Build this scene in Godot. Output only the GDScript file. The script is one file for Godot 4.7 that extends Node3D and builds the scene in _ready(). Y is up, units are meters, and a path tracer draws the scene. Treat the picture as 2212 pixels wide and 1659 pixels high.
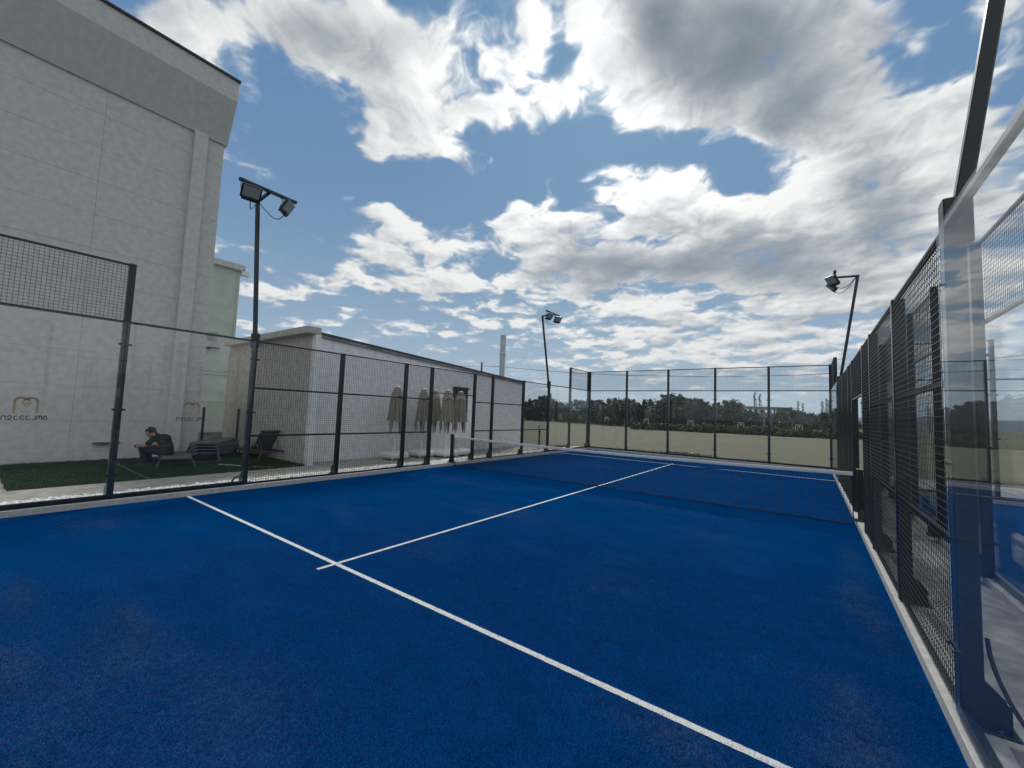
extends Node3D
# A blue padel court seen from its near corner; x runs across the court, -z down its length, y is up; turf at y = 0.

const BASE := 0.095          # top of the kerb that carries the glass and mesh walls
const OUT := 0.03            # level of the paths outside
const EYE := Vector3(9.3205, 1.7835, 9.6215)
const YAW := 0.63264
const PITCH := 0.06922
const ROLL := 0.03822
const FOCAL := 876.5         # of the photograph scaled to 2212 x 1659

var M := {}
var taken := {}
var cache := {}


# ---------------------------------------------------------------- mesh builder
class MB:
	var v := PackedVector3Array()
	var n := PackedVector3Array()
	var uv := PackedVector2Array()
	var col := PackedColorArray()
	var tint := Color.WHITE

	func tri(a: Vector3, b: Vector3, c: Vector3, na: Vector3, nb: Vector3, nc: Vector3) -> void:
		if (b - a).cross(c - a).dot(na + nb + nc) > 0.0:
			v.append_array([a, c, b])
			n.append_array([na, nc, nb])
		else:
			v.append_array([a, b, c])
			n.append_array([na, nb, nc])
		col.append_array([tint, tint, tint])
		uv.append_array([Vector2(a.x, a.z), Vector2(b.x, b.z), Vector2(c.x, c.z)])

	func quad(a: Vector3, b: Vector3, c: Vector3, d: Vector3, nn := Vector3.ZERO) -> void:
		if nn == Vector3.ZERO:
			nn = (b - a).cross(c - a).normalized()
		tri(a, b, c, nn, nn, nn)
		tri(a, c, d, nn, nn, nn)

	func box(at: Vector3, size: Vector3, turn := Basis.IDENTITY, bevel := 0.0, caps := true) -> void:
		var h := size * 0.5
		for ax in 3:
			if not caps and ax == 1:
				continue
			for s in [-1.0, 1.0]:
				var nn := Vector3.ZERO
				nn[ax] = s
				var p := []
				for k in [[-1, -1], [1, -1], [1, 1], [-1, 1]]:
					var q := Vector3.ZERO
					q[ax] = s * h[ax]
					q[(ax + 1) % 3] = k[0] * (h[(ax + 1) % 3] - bevel)
					q[(ax + 2) % 3] = k[1] * (h[(ax + 2) % 3] - bevel)
					p.append(at + turn * q)
				quad(p[0], p[1], p[2], p[3], turn * nn)
		if bevel <= 0.0:
			return
		for ax in 3:
			var b := (ax + 1) % 3
			var c := (ax + 2) % 3
			for sb in [-1.0, 1.0]:
				for sc in [-1.0, 1.0]:
					var p := []
					for k in [[-1.0, 0], [1.0, 0], [1.0, 1], [-1.0, 1]]:
						var q := Vector3.ZERO
						q[ax] = k[0] * (h[ax] - bevel)
						q[b] = sb * (h[b] - (bevel if k[1] == 1 else 0.0))
						q[c] = sc * (h[c] - (bevel if k[1] == 0 else 0.0))
						p.append(at + turn * q)
					var nn := Vector3.ZERO
					nn[b] = sb
					nn[c] = sc
					quad(p[0], p[1], p[2], p[3], turn * nn.normalized())
		for sx in [-1.0, 1.0]:
			for sy in [-1.0, 1.0]:
				for sz in [-1.0, 1.0]:
					var s := Vector3(sx, sy, sz)
					var p := []
					for ax in 3:
						var q := Vector3(sx * (h.x - bevel), sy * (h.y - bevel), sz * (h.z - bevel))
						q[ax] = s[ax] * h[ax]
						p.append(at + turn * q)
					var nn := turn * s.normalized()
					tri(p[0], p[1], p[2], nn, nn, nn)

	func bar(a: Vector3, b: Vector3, w: float, d := -1.0, bevel := 0.0) -> void:
		# a straight bar of rectangular section between two points; d is measured across, w along the given side
		var y := (b - a).normalized()
		var x := Vector3.RIGHT if absf(y.x) < 0.9 else Vector3.UP
		x = (x - y * x.dot(y)).normalized()
		box((a + b) * 0.5, Vector3(w, (b - a).length(), w if d < 0.0 else d), Basis(x, y, x.cross(y)), bevel)

	func tube(path: Array, r, sides := 6, caps := true) -> void:
		var rings := []
		var axis := Vector3.ZERO
		for i in path.size():
			var t: Vector3 = (path[mini(i + 1, path.size() - 1)] - path[maxi(i - 1, 0)]).normalized()
			if axis == Vector3.ZERO:
				axis = t.cross(Vector3.UP if absf(t.y) < 0.9 else Vector3.RIGHT).normalized()
			axis = (axis - t * axis.dot(t)).normalized()
			var other := t.cross(axis)
			var rad: float = r[i] if r is Array else r
			var ring := []
			for k in sides:
				var a := TAU * k / sides
				var nn := axis * cos(a) + other * sin(a)
				ring.append([path[i] + nn * rad, nn])
			rings.append(ring)
		for i in path.size() - 1:
			for k in sides:
				var a = rings[i][k]
				var b = rings[i][(k + 1) % sides]
				var c = rings[i + 1][(k + 1) % sides]
				var d = rings[i + 1][k]
				tri(a[0], b[0], c[0], a[1], b[1], c[1])
				tri(a[0], c[0], d[0], a[1], c[1], d[1])
		if caps:
			for e in [0, path.size() - 1]:
				var nn: Vector3 = (path[e] - path[1 if e == 0 else e - 1]).normalized()
				for k in range(1, sides - 1):
					tri(rings[e][0][0], rings[e][k][0], rings[e][k + 1][0], nn, nn, nn)

	func grid(points: Array, closed := false) -> void:
		# a smooth sheet through rows of points
		var rows := points.size()
		var cols: int = points[0].size()
		var nn := []
		for i in rows:
			var line := []
			for j in cols:
				var du: Vector3 = points[i][(j + 1) % cols if closed else mini(j + 1, cols - 1)] - points[i][(j + cols - 1) % cols if closed else maxi(j - 1, 0)]
				var dv: Vector3 = points[mini(i + 1, rows - 1)][j] - points[maxi(i - 1, 0)][j]
				line.append(du.cross(dv).normalized())
			nn.append(line)
		for i in rows - 1:
			for j in (cols if closed else cols - 1):
				var k := (j + 1) % cols
				tri(points[i][j], points[i][k], points[i + 1][k], nn[i][j], nn[i][k], nn[i + 1][k])
				tri(points[i][j], points[i + 1][k], points[i + 1][j], nn[i][j], nn[i + 1][k], nn[i + 1][j])

	func lathe(profile: Array, segs := 16, at := Vector3.ZERO) -> void:
		var rows := []
		for p in profile:
			var line := []
			for k in segs:
				line.append(at + Vector3(p.x * cos(TAU * k / segs), p.y, p.x * sin(TAU * k / segs)))
			rows.append(line)
		grid(rows, true)

	func prism(outline: Array, a: Vector3, b: Vector3, c: Vector3, depth: float) -> void:
		# a flat outline (Vector2) laid on origin a with axes b and c, given depth across
		var z := b.cross(c).normalized() * depth * 0.5
		var mid := Vector2.ZERO
		for p in outline:
			mid += p / outline.size()
		var ids := Geometry2D.triangulate_polygon(PackedVector2Array(outline))
		for s in [-1.0, 1.0]:
			for k in range(0, ids.size(), 3):
				var q := []
				for j in 3:
					var p: Vector2 = outline[ids[k + j]]
					q.append(a + b * p.x + c * p.y + z * s)
				var nn: Vector3 = z.normalized() * s
				tri(q[0], q[1], q[2], nn, nn, nn)
		for k in outline.size():
			var p: Vector2 = outline[k]
			var q: Vector2 = outline[(k + 1) % outline.size()]
			var p3 := a + b * p.x + c * p.y
			var q3 := a + b * q.x + c * q.y
			var nn := (q3 - p3).cross(z).normalized()
			var out := b * ((p.x + q.x) * 0.5 - mid.x) + c * ((p.y + q.y) * 0.5 - mid.y)
			quad(p3 - z, q3 - z, q3 + z, p3 + z, nn if nn.dot(out) >= 0.0 else -nn)

	func mesh() -> ArrayMesh:
		var a := []
		a.resize(Mesh.ARRAY_MAX)
		a[Mesh.ARRAY_VERTEX] = v
		a[Mesh.ARRAY_NORMAL] = n
		a[Mesh.ARRAY_TEX_UV] = uv
		a[Mesh.ARRAY_COLOR] = col
		var m := ArrayMesh.new()
		m.add_surface_from_arrays(Mesh.PRIMITIVE_TRIANGLES, a)
		return m


# ---------------------------------------------------------------- objects
func numbered(called: String) -> String:
	taken[called] = taken.get(called, -1) + 1
	return called if taken[called] == 0 else "%s_%03d" % [called, taken[called]]

func tag(o: Node, label: String, category: String, group := "", kind := "") -> Node:
	if label:
		o.set_meta("label", label)
	if category:
		o.set_meta("category", category)
	if group:
		o.set_meta("group", group)
	if kind:
		o.set_meta("kind", kind)
	return o

func thing(called: String, label: String, category: String, at := Vector3.ZERO, turn := 0.0, group := "") -> Node3D:
	var o := Node3D.new()
	o.name = numbered(called)
	add_child(o)
	o.position = at
	o.rotation.y = turn
	tag(o, label, category, group)
	return o

func obj(called: String, m, material: Material, parent: Node = self, at := Vector3.ZERO) -> MeshInstance3D:
	var o := MeshInstance3D.new()
	o.name = numbered(called) if parent == self else called
	o.mesh = m.mesh() if m is MB else m
	o.material_override = material
	parent.add_child(o, true)
	o.position = at
	return o

func part(called: String, parent: Node, at := Vector3.ZERO) -> Node3D:
	var o := Node3D.new()
	o.name = called
	parent.add_child(o, true)
	o.position = at
	return o

func struct(called: String, m, material: Material, parent: Node = self) -> MeshInstance3D:
	var o := obj(called, m, material, parent)
	if parent == self:
		o.set_meta("kind", "structure")
	return o

func copy(o: Node3D, at: Vector3, turn: float, label := "") -> Node3D:
	var c: Node3D = o.duplicate()
	var plain := String(o.name).split("_0")[0]
	c.name = numbered(plain)
	add_child(c)
	c.position = at
	c.rotation.y = turn
	if label:
		c.set_meta("label", label)
	return c

func boxed(at: Vector3, size: Vector3, bevel := 0.0) -> MB:
	var m := MB.new()
	m.box(at, size, Basis.IDENTITY, bevel)
	return m


# ---------------------------------------------------------------- materials
func lin(r: float, g: float, b: float, a := 1.0) -> Color:
	var c := Color(r, g, b).linear_to_srgb()
	c.a = a
	return c

func noise_tex(freq: float, lo: float, seed_: int, octaves := 5, size := 512, bump := false) -> NoiseTexture2D:
	var f := FastNoiseLite.new()
	f.seed = seed_
	f.noise_type = FastNoiseLite.TYPE_SIMPLEX_SMOOTH
	f.frequency = freq
	f.fractal_octaves = octaves
	var t := NoiseTexture2D.new()
	t.width = size
	t.height = size
	t.seamless = true
	t.noise = f
	if not bump:
		var g := Gradient.new()
		g.set_color(0, Color(lo, lo, lo))
		g.set_color(1, Color.WHITE)
		t.color_ramp = g
	return t

func plain(c: Color, rough := 0.6, metal := 0.0) -> StandardMaterial3D:
	var m := StandardMaterial3D.new()
	m.albedo_color = c
	m.roughness = rough
	m.metallic = metal
	return m

func grained(c: Color, rough: float, tile: float, freq: float, lo: float, seed_: int, relief := 0.0) -> StandardMaterial3D:
	# one colour broken up by a computed grain, laid on in world space; tile is the metres one repeat covers
	var m := plain(c, rough)
	m.albedo_texture = noise_tex(freq, lo, seed_)
	m.uv1_triplanar = true
	m.uv1_world_triplanar = true
	m.uv1_scale = Vector3.ONE / tile
	if relief > 0.0:
		m.heightmap_enabled = true
		m.heightmap_texture = noise_tex(freq * 3.0, 0.0, seed_ + 7, 4, 512, true)
		m.heightmap_scale = relief
	return m

func make_materials() -> void:
	M.post = grained(lin(0.010, 0.019, 0.022), 0.30, 0.7, 0.02, 0.7, 3)
	M.wire = plain(lin(0.010, 0.017, 0.020), 0.34)
	M.glass = plain(lin(0.50, 0.62, 0.57, 0.012), 0.0)
	M.glass.metallic_specular = 0.37
	M.glass.transparency = BaseMaterial3D.TRANSPARENCY_ALPHA
	M.gold = plain(lin(0.22, 0.155, 0.035), 0.55)
	M.gold.backlight_enabled = true
	M.gold.backlight = Color(0.55, 0.55, 0.55)
	M.ink = plain(lin(0.05, 0.045, 0.04), 0.6)
	M.kerb = grained(lin(0.52, 0.52, 0.50), 0.8, 1.4, 0.02, 0.84, 11, 0.05)
	M.pad = grained(lin(0.40, 0.40, 0.385), 0.85, 1.7, 0.012, 0.70, 12, 0.1)
	M.path = grained(lin(0.47, 0.455, 0.405), 0.88, 2.1, 0.012, 0.72, 13, 0.1)
	M.render = grained(lin(0.60, 0.605, 0.59), 0.85, 2.6, 0.022, 0.90, 21, 0.05)
	M.joint = plain(lin(0.50, 0.505, 0.49), 0.9)
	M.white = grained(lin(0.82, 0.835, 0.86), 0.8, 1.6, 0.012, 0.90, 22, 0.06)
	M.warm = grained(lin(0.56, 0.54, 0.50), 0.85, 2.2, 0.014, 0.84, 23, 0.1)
	M.trim = plain(lin(0.035, 0.038, 0.042), 0.5)
	M.mint = grained(lin(0.52, 0.59, 0.53), 0.6, 3.0, 0.008, 0.9, 24)
	M.pebble = plain(lin(0.78, 0.79, 0.76), 0.75)
	M.steel = plain(lin(0.36, 0.38, 0.39), 0.36, 1.0)
	M.lens = plain(lin(0.30, 0.33, 0.33), 0.3)
	M.canopy = grained(lin(0.36, 0.335, 0.285), 0.95, 0.4, 0.05, 0.78, 31)
	M.canopy.rim_enabled = true
	M.canopy.rim = 0.15
	M.plastic = plain(lin(0.74, 0.74, 0.74), 0.45)
	M.sling = grained(lin(0.135, 0.125, 0.13), 0.9, 0.25, 0.06, 0.8, 32)
	M.frame = plain(lin(0.075, 0.077, 0.082), 0.5)
	M.tape = grained(lin(0.86, 0.87, 0.87), 0.85, 0.3, 0.05, 0.88, 33)
	M.cord = plain(lin(0.012, 0.014, 0.018), 0.8)
	M.wood = grained(lin(0.20, 0.14, 0.09), 0.85, 0.8, 0.02, 0.6, 34)
	M.field = grained(lin(0.105, 0.103, 0.054), 0.95, 9.0, 0.012, 0.84, 41)
	M.soil = grained(lin(0.24, 0.21, 0.16), 0.95, 1.1, 0.02, 0.6, 42)
	M.lawn = grained(lin(0.040, 0.080, 0.024), 0.95, 1.3, 0.02, 0.55, 43)
	M.blade = plain(Color.WHITE, 0.8)
	M.blade.vertex_color_use_as_albedo = true
	M.blade.backlight_enabled = true
	M.blade.backlight = Color(0.3, 0.3, 0.3)
	M.leaf = plain(Color.WHITE, 0.75)
	M.leaf.vertex_color_use_as_albedo = true
	M.bark = plain(lin(0.07, 0.055, 0.04), 0.9)
	M.concrete = grained(lin(0.34, 0.33, 0.30), 0.9, 4.0, 0.01, 0.6, 44)
	M.hill = plain(lin(0.055, 0.075, 0.06), 1.0)
	M.skin = plain(lin(0.36, 0.20, 0.135), 0.55)
	M.skin.subsurf_scatter_enabled = true
	M.skin.subsurf_scatter_strength = 0.1
	M.shirt = plain(lin(0.012, 0.013, 0.016), 0.9)
	M.trousers = plain(lin(0.014, 0.017, 0.024), 0.9)
	M.hair = plain(lin(0.010, 0.008, 0.007), 0.6)
	M.hose = plain(lin(0.55, 0.53, 0.47), 0.6)
	M.void = plain(lin(0.02, 0.022, 0.025), 0.4)
	M.line = grained(lin(0.86, 0.87, 0.86), 0.9, 0.22, 0.06, 0.80, 51, 0.3)


# ---------------------------------------------------------------- sky
func photo_ray(x: float, y: float) -> Vector3:
	var b := Basis.from_euler(Vector3(PITCH, YAW, ROLL))
	return (b * Vector3((x - 1106.0) / FOCAL, -(y - 829.5) / FOCAL, -1.0)).normalized()

var sky_w := 4096
var sky_net := PackedFloat32Array()
var sky_noise := {}
const NET_W := 190
const NET_H := 120

func net_of(banks: Array) -> PackedFloat32Array:
	# banks summed on a coarse net over the photograph and a margin round it
	var net := PackedFloat32Array()
	net.resize(NET_W * NET_H)
	for j in NET_H:
		for i in NET_W:
			var x := -820.0 + i * 20.5
			var y := -700.0 + j * 16.0
			var s := 0.0
			for k in banks:
				var dx: float = (x - k[0]) / k[2]
				var dy: float = (y - k[1]) / k[3]
				var e := dx * dx + dy * dy
				if e < 7.0:
					s += k[4] * exp(-e)
			net[j * NET_W + i] = s
	return net

func read_net(net: PackedFloat32Array, c: Vector3, outside: float) -> float:
	if c.z > -0.12:
		return outside
	var px := (1106.0 + FOCAL * c.x / -c.z + 820.0) / 20.5
	var py := (829.5 - FOCAL * c.y / -c.z + 700.0) / 16.0
	if px <= 0.0 or py <= 0.0 or px >= NET_W - 1.01 or py >= NET_H - 1.01:
		return outside
	var a := int(px)
	var b := int(py)
	var fx := px - a
	var fy := py - b
	var at := b * NET_W + a
	var got := lerpf(lerpf(net[at], net[at + 1], fx), lerpf(net[at + NET_W], net[at + NET_W + 1], fx), fy)
	return lerpf(outside, got, smoothstep(0.0, 16.0, minf(minf(px, NET_W - 1 - px), minf(py, NET_H - 1 - py))))

func fractal(seed_: int, freq: float, octaves: int, gain: float) -> FastNoiseLite:
	var f := FastNoiseLite.new()
	f.seed = seed_
	f.noise_type = FastNoiseLite.TYPE_SIMPLEX_SMOOTH
	f.frequency = freq
	f.fractal_octaves = octaves
	f.fractal_gain = gain
	return f

func sky_patch(w: int, i0: int, i1: int, j0: int, j1: int) -> Image:
	# a piece of the sky, columns i0 to i1 and rows j0 to j1 of a panorama w wide
	var pw := i1 - i0
	var ph := j1 - j0
	var den := PackedFloat32Array()
	den.resize(pw * ph)
	var soft := den.duplicate()
	var mott := den.duplicate()
	var f: FastNoiseLite = sky_noise.f
	var puff: FastNoiseLite = sky_noise.puff
	var warp: FastNoiseLite = sky_noise.warp
	var lump: FastNoiseLite = sky_noise.lump
	var grey: PackedFloat32Array = sky_noise.grey
	var towards := Basis.from_euler(Vector3(PITCH, YAW, ROLL)).transposed()
	var o := 0
	for j in range(j0, j1):
		var el := PI * (0.5 - (j + 0.5) / (w / 2))
		var cy := sin(el)
		var ce := cos(el)
		var up := 1.0 / (cy + 0.12)
		var thin := smoothstep(0.0, 0.22, cy)
		for i in range(i0, i1):
			var az := TAU * (i + 0.5) / w
			var d := Vector3(sin(az) * ce, cy, -cos(az) * ce)
			var qx := d.x * up
			var qz := d.z * up
			var wx := warp.get_noise_2d(qx, qz) * 0.085
			var wz := warp.get_noise_2d(qz + 31.0, qx) * 0.085
			var no := f.get_noise_2d(qx + wx, qz + wz)
			var pu := puff.get_noise_2d(qx + wx * 0.6, qz + wz * 0.6)
			var c := towards * d
			c.x += 0.45 * wz * ce * thin
			c.y += 0.45 * wx * ce * thin
			var bank := minf(read_net(sky_net, c, 0.72), 1.25) - 0.30
			soft[o] = no * 0.5 + bank
			mott[o] = lump.get_noise_2d(qx, qz) - 0.28 * (pu + 0.4)
			den[o] = no * 1.35 * (0.6 + 0.4 * thin) - (pu + 0.45) * 0.62 * (0.4 + 0.6 * thin) + bank * 0.92
			o += 1
	var sun := photo_ray(1330, 118)
	var suna := atan2(sun.x, -sun.z)
	var sune := asin(sun.y)
	var px_per := w / TAU
	var data := PackedFloat32Array()
	data.resize(pw * ph * 3)
	o = 0
	for j in ph:
		var el := PI * (0.5 - (j + j0 + 0.5) / (w / 2))
		var cy := sin(el)
		var ce := cos(el)
		var low := pow(1.0 - cy, 3.6)
		for i in pw:
			var az := TAU * (i + i0 + 0.5) / w
			var at := j * pw + i
			var d := den[at]
			# blue air, paler towards the horizon and round the sun
			var v := Vector3(sin(az) * ce, cy, -cos(az) * ce)
			var off := acos(clampf(v.dot(sun), -1.0, 1.0))
			var glow := exp(-off * off / 0.09)
			var wide := exp(-off / 0.8)
			var r := lerpf(0.075, 0.38, low) + 0.04 * wide + 0.04 * glow
			var g := lerpf(0.172, 0.47, low) + 0.05 * wide + 0.05 * glow
			var b := lerpf(0.335, 0.53, low) + 0.04 * wide + 0.04 * glow
			var a := smoothstep(-0.24, 0.40, d)
			a = a * (0.35 + 0.65 * smoothstep(-0.12, 0.44, d))
			if a > 0.0:
				# the side of a cloud that looks to the sun is lit; its deep middle is grey
				var da := wrapf(suna - az, -PI, PI) * ce
				var de := sune - el
				var len := maxf(sqrt(da * da + de * de), 0.001)
				var near := minf(1.0, len / 0.12)
				var k := 0.0
				for s in 3:
					var step: float = [0.008, 0.02, 0.045][s] * near
					var i2 := clampi(i + int(round(da / len * step / maxf(ce, 0.2) * px_per)), 0, pw - 1)
					var j2 := clampi(j - int(round(de / len * step * px_per)), 0, ph - 1)
					k += (den[j2 * pw + i2] - d) * [0.30, 0.26, 0.20][s]
				var deep := smoothstep(0.05, 1.1, soft[at])
				var gr := read_net(grey, towards * v, 0.3)
				var full := smoothstep(0.05, 0.7, soft[at] + 0.25 * d)
				k = 0.07 + 0.22 * deep + (0.82 * gr + (0.34 + 0.12 * gr) * mott[at]) * full + k * (1.0 - 0.5 * minf(gr, 1.0))
				k = clampf(k, -0.1, 0.6) + 0.46 * (1.0 - exp(-maxf(k - 0.6, 0.0) * 2.0))
				k = lerpf(k, 0.15 + 0.6 * k, low * 0.8)
				var lit := 0.64 + 0.36 * glow + 0.05 * wide + 0.18 * smoothstep(0.9, 2.2, off)
				var dark := lerpf(0.19, 0.155, glow)
				r = lerpf(r, lerpf(lit, dark * 0.88, k), a)
				g = lerpf(g, lerpf(lit * 1.015, dark * 1.08, k), a)
				b = lerpf(b, lerpf(lit * 1.01, dark * 1.34, k), a)
			data[o] = r
			data[o + 1] = g
			data[o + 2] = b
			o += 3
	return Image.create_from_data(pw, ph, false, Image.FORMAT_RGBF, data.to_byte_array())

func make_sky() -> ImageTexture:
	# banks of cloud and gaps of blue: centre and reach as seen in the photograph, then how much cloud
	var banks := [
		[430, 40, 130, 80, 0.75], [600, 70, 140, 90, 0.9], [760, 95, 130, 90, 0.95], [880, 160, 80, 110, 0.7], [850, 290, 80, 80, 0.85], [770, 335, 70, 35, 0.5], [550, 215, 45, 75, 0.55],
		[1010, 110, 80, 80, 0.75], [1140, 60, 45, 110, 0.7], [1180, 225, 60, 60, 0.7], [1060, 250, 75, 60, 0.65], [960, 335, 40, 22, 0.4],
		[1290, 90, 75, 95, 0.8], [1440, 60, 130, 120, 1.25], [1600, 50, 200, 150, 1.6], [1720, 190, 150, 110, 1.3], [1560, 190, 110, 80, 1.1], [1390, 230, 50, 45, 0.7], [1830, 60, 120, 120, 0.8],
		[1950, 260, 120, 110, 0.75], [1850, 350, 120, 80, 0.7], [2080, 330, 120, 120, 0.7], [2160, 60, 100, 90, 0.8], [1950, 80, 70, 60, 0.5], [2090, 200, 60, 40, 0.35], [1780, 300, 70, 60, 0.6],
		[1150, 455, 90, 65, 0.75], [1240, 530, 120, 80, 0.95], [1330, 420, 80, 50, 0.6], [1450, 430, 95, 55, 0.75], [1520, 385, 45, 70, 0.5], [1560, 500, 140, 80, 0.95], [1700, 520, 140, 80, 0.9], [1450, 570, 190, 40, 0.85], [1160, 590, 40, 40, 0.6], [1880, 470, 130, 80, 0.7], [1780, 430, 70, 60, 0.5],
		[860, 510, 70, 60, 0.7], [930, 560, 110, 50, 0.75], [960, 620, 110, 26, 0.75], [760, 595, 110, 20, 0.6], [600, 620, 90, 16, 0.5], [690, 630, 60, 12, 0.4], [840, 455, 28, 40, 0.5],
		[1250, 640, 170, 24, 0.6], [1450, 660, 130, 26, 0.6], [1650, 680, 160, 40, 0.65], [1850, 640, 140, 60, 0.7], [960, 708, 80, 16, 0.6], [1080, 690, 90, 12, 0.4], [1100, 720, 60, 12, 0.35], [1300, 730, 140, 30, 0.6], [1550, 745, 180, 30, 0.6], [1950, 560, 120, 60, 0.55], [545, 705, 60, 12, 0.6], [810, 732, 22, 10, 0.5], [770, 690, 60, 8, 0.3],
		[1000, 335, 130, 75, -0.55], [660, 400, 130, 130, -0.75], [700, 225, 55, 55, -0.7], [1010, 420, 190, 40, -0.6], [1270, 300, 100, 75, -0.75], [1225, 90, 28, 120, -0.7], [1420, 330, 110, 45, -0.6], [1200, 390, 80, 40, -0.5], [690, 540, 100, 40, -0.5], [1590, 370, 60, 40, -0.55], [900, 655, 300, 16, -0.35], [1000, 770, 260, 30, -0.35], [1640, 620, 40, 14, -0.25], [1935, 130, 50, 30, -0.6], [2010, 155, 60, 60, -0.35], [600, 560, 80, 40, -0.4], [1000, 120, 18, 18, -0.3], [2030, 450, 130, 80, 0.6], [2120, 560, 120, 90, 0.7], [2000, 640, 140, 50, 0.6], [1700, 600, 120, 40, 0.4], [1400, 700, 200, 20, 0.35], [1250, 770, 200, 22, 0.35], [1500, 790, 260, 26, 0.35], [1780, 760, 220, 40, 0.35], [2050, 740, 200, 50, 0.4], [1620, 710, 160, 16, 0.3], [640, 300, 20, 20, 0.2], [1000, 200, 60, 40, 0.3], [940, 270, 50, 40, 0.35], [1240, 180, 30, 40, 0.3], [1700, 300, 60, 50, 0.5],
	]
	sky_net = net_of(banks)
	# where the banks are so deep that they turn grey
	sky_noise.grey = net_of([[1600, 70, 230, 130, 1.15], [1480, 140, 90, 70, 0.6], [1720, 220, 120, 90, 0.8], [1520, 580, 200, 44, 0.95], [1690, 550, 130, 50, 0.75], [1240, 585, 90, 42, 0.75], [1340, 550, 80, 50, 0.6], [1240, 500, 60, 26, 0.3], [1910, 430, 70, 90, 0.65], [760, 90, 160, 60, 0.35], [600, 60, 90, 40, 0.3], [2170, 60, 90, 70, 0.6], [1850, 600, 140, 40, 0.35], [1970, 520, 80, 40, 0.4], [1420, 40, 60, 80, 0.5], [1640, 690, 120, 20, 0.3], [1460, 700, 90, 12, 0.3], [1850, 720, 160, 30, 0.3], [870, 270, 40, 60, 0.15]])
	sky_noise.f = fractal(5, 2.3, 8, 0.56)
	sky_noise.warp = fractal(9, 3.4, 4, 0.5)
	var puff := fractal(14, 9.0, 4, 0.55)      # rounded heads of the cumulus
	puff.noise_type = FastNoiseLite.TYPE_CELLULAR
	puff.cellular_return_type = FastNoiseLite.RETURN_DISTANCE
	puff.fractal_type = FastNoiseLite.FRACTAL_FBM
	sky_noise.puff = puff
	sky_noise.lump = fractal(23, 3.6, 4, 0.5)
	# the whole upper half, then finer where the camera looks
	var w := sky_w
	var whole := sky_patch(w / 4, 0, w / 4, 0, w / 16)
	whole.resize(w, w / 4, Image.INTERPOLATE_BILINEAR)
	var top := w / 4 * 38 / 90
	var i0 := w * 262 / 360
	var fine := sky_patch(w, i0, w + w * 24 / 360, top, w / 4)
	whole.blit_rect(fine, Rect2i(0, 0, w - i0, fine.get_height()), Vector2i(i0, top))
	whole.blit_rect(fine, Rect2i(w - i0, 0, w * 24 / 360, fine.get_height()), Vector2i(0, top))
	var all := Image.create_empty(w, w / 2, false, Image.FORMAT_RGBF)
	all.fill(Color(0.16, 0.17, 0.15))
	all.blit_rect(whole, Rect2i(Vector2i.ZERO, whole.get_size()), Vector2i.ZERO)
	return ImageTexture.create_from_image(all)


# ---------------------------------------------------------------- court walls
func wire_panel(w: float, h: float) -> ArrayMesh:
	# welded wires every 5 cm, uprights behind the cross wires
	var key := "wire %.3f %.3f" % [w, h]
	if not cache.has(key):
		var m := MB.new()
		var t := 0.0042
		var nx := int(round(w / 0.05))
		for i in range(1, nx):
			m.box(Vector3(w * i / nx, h * 0.5, 0.0023), Vector3(t, h, t), Basis.IDENTITY, 0.0, false)
		var ny := int(round(h / 0.05))
		var flat := Basis(Vector3.BACK, PI / 2)
		for i in range(1, ny):
			m.box(Vector3(w * 0.5, h * i / ny, -0.0023), Vector3(t, w, t), flat, 0.0, false)
		cache[key] = m.mesh()
	return cache[key]

func post_mesh(h: float, out: float) -> ArrayMesh:
	var key := "post %.2f %.0f" % [h, out]
	if not cache.has(key):
		var m := MB.new()
		m.box(Vector3(0, h * 0.5, out * 0.066), Vector3(0.09, h, 0.10), Basis.IDENTITY, 0.006)
		cache[key] = m.mesh()
	return cache[key]

func foot_mesh(out: float) -> ArrayMesh:
	var key := "foot %.0f" % out
	if not cache.has(key):
		var m := MB.new()
		m.box(Vector3(0, 0.008, out * 0.13), Vector3(0.17, 0.016, 0.22), Basis.IDENTITY, 0.003)
		for s in [-0.04, 0.04]:
			m.prism([Vector2(0.10, 0.016), Vector2(0.215, 0.016), Vector2(0.215, 0.15), Vector2(0.118, 0.25), Vector2(0.10, 0.25)], Vector3(s, 0, 0), Vector3(0, 0, out), Vector3.UP, 0.008)
			for d in [0.16, 0.215]:
				m.lathe([Vector2(0.0, 0.038), Vector2(0.014, 0.036), Vector2(0.014, 0.016)], 6, Vector3(s * 1.75, 0, out * d))
		cache[key] = m.mesh()
	return cache[key]

func clamp_mesh(out: float) -> ArrayMesh:
	var key := "clamp %.0f" % out
	if not cache.has(key):
		var m := MB.new()
		m.box(Vector3(0, 0, out * 0.013), Vector3(0.17, 0.034, 0.008), Basis.IDENTITY, 0.002)
		for s in [-0.066, 0.066]:
			m.tube([Vector3(s, 0, -out * 0.012), Vector3(s, 0, out * 0.024)], 0.009, 8)
		cache[key] = m.mesh()
	return cache[key]

func stroke(m: MB, pts: Array, w: float) -> void:
	# a flat pen stroke in the x-y plane
	for i in pts.size() - 1:
		var a: Vector2 = pts[i]
		var b: Vector2 = pts[i + 1]
		var d := (b - a).normalized()
		var s := d.orthogonal() * w * 0.5
		a -= d * w * 0.12
		b += d * w * 0.12
		m.quad(Vector3(a.x + s.x, a.y + s.y, 0), Vector3(b.x + s.x, b.y + s.y, 0), Vector3(b.x - s.x, b.y - s.y, 0), Vector3(a.x - s.x, a.y - s.y, 0), Vector3.BACK)

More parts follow.
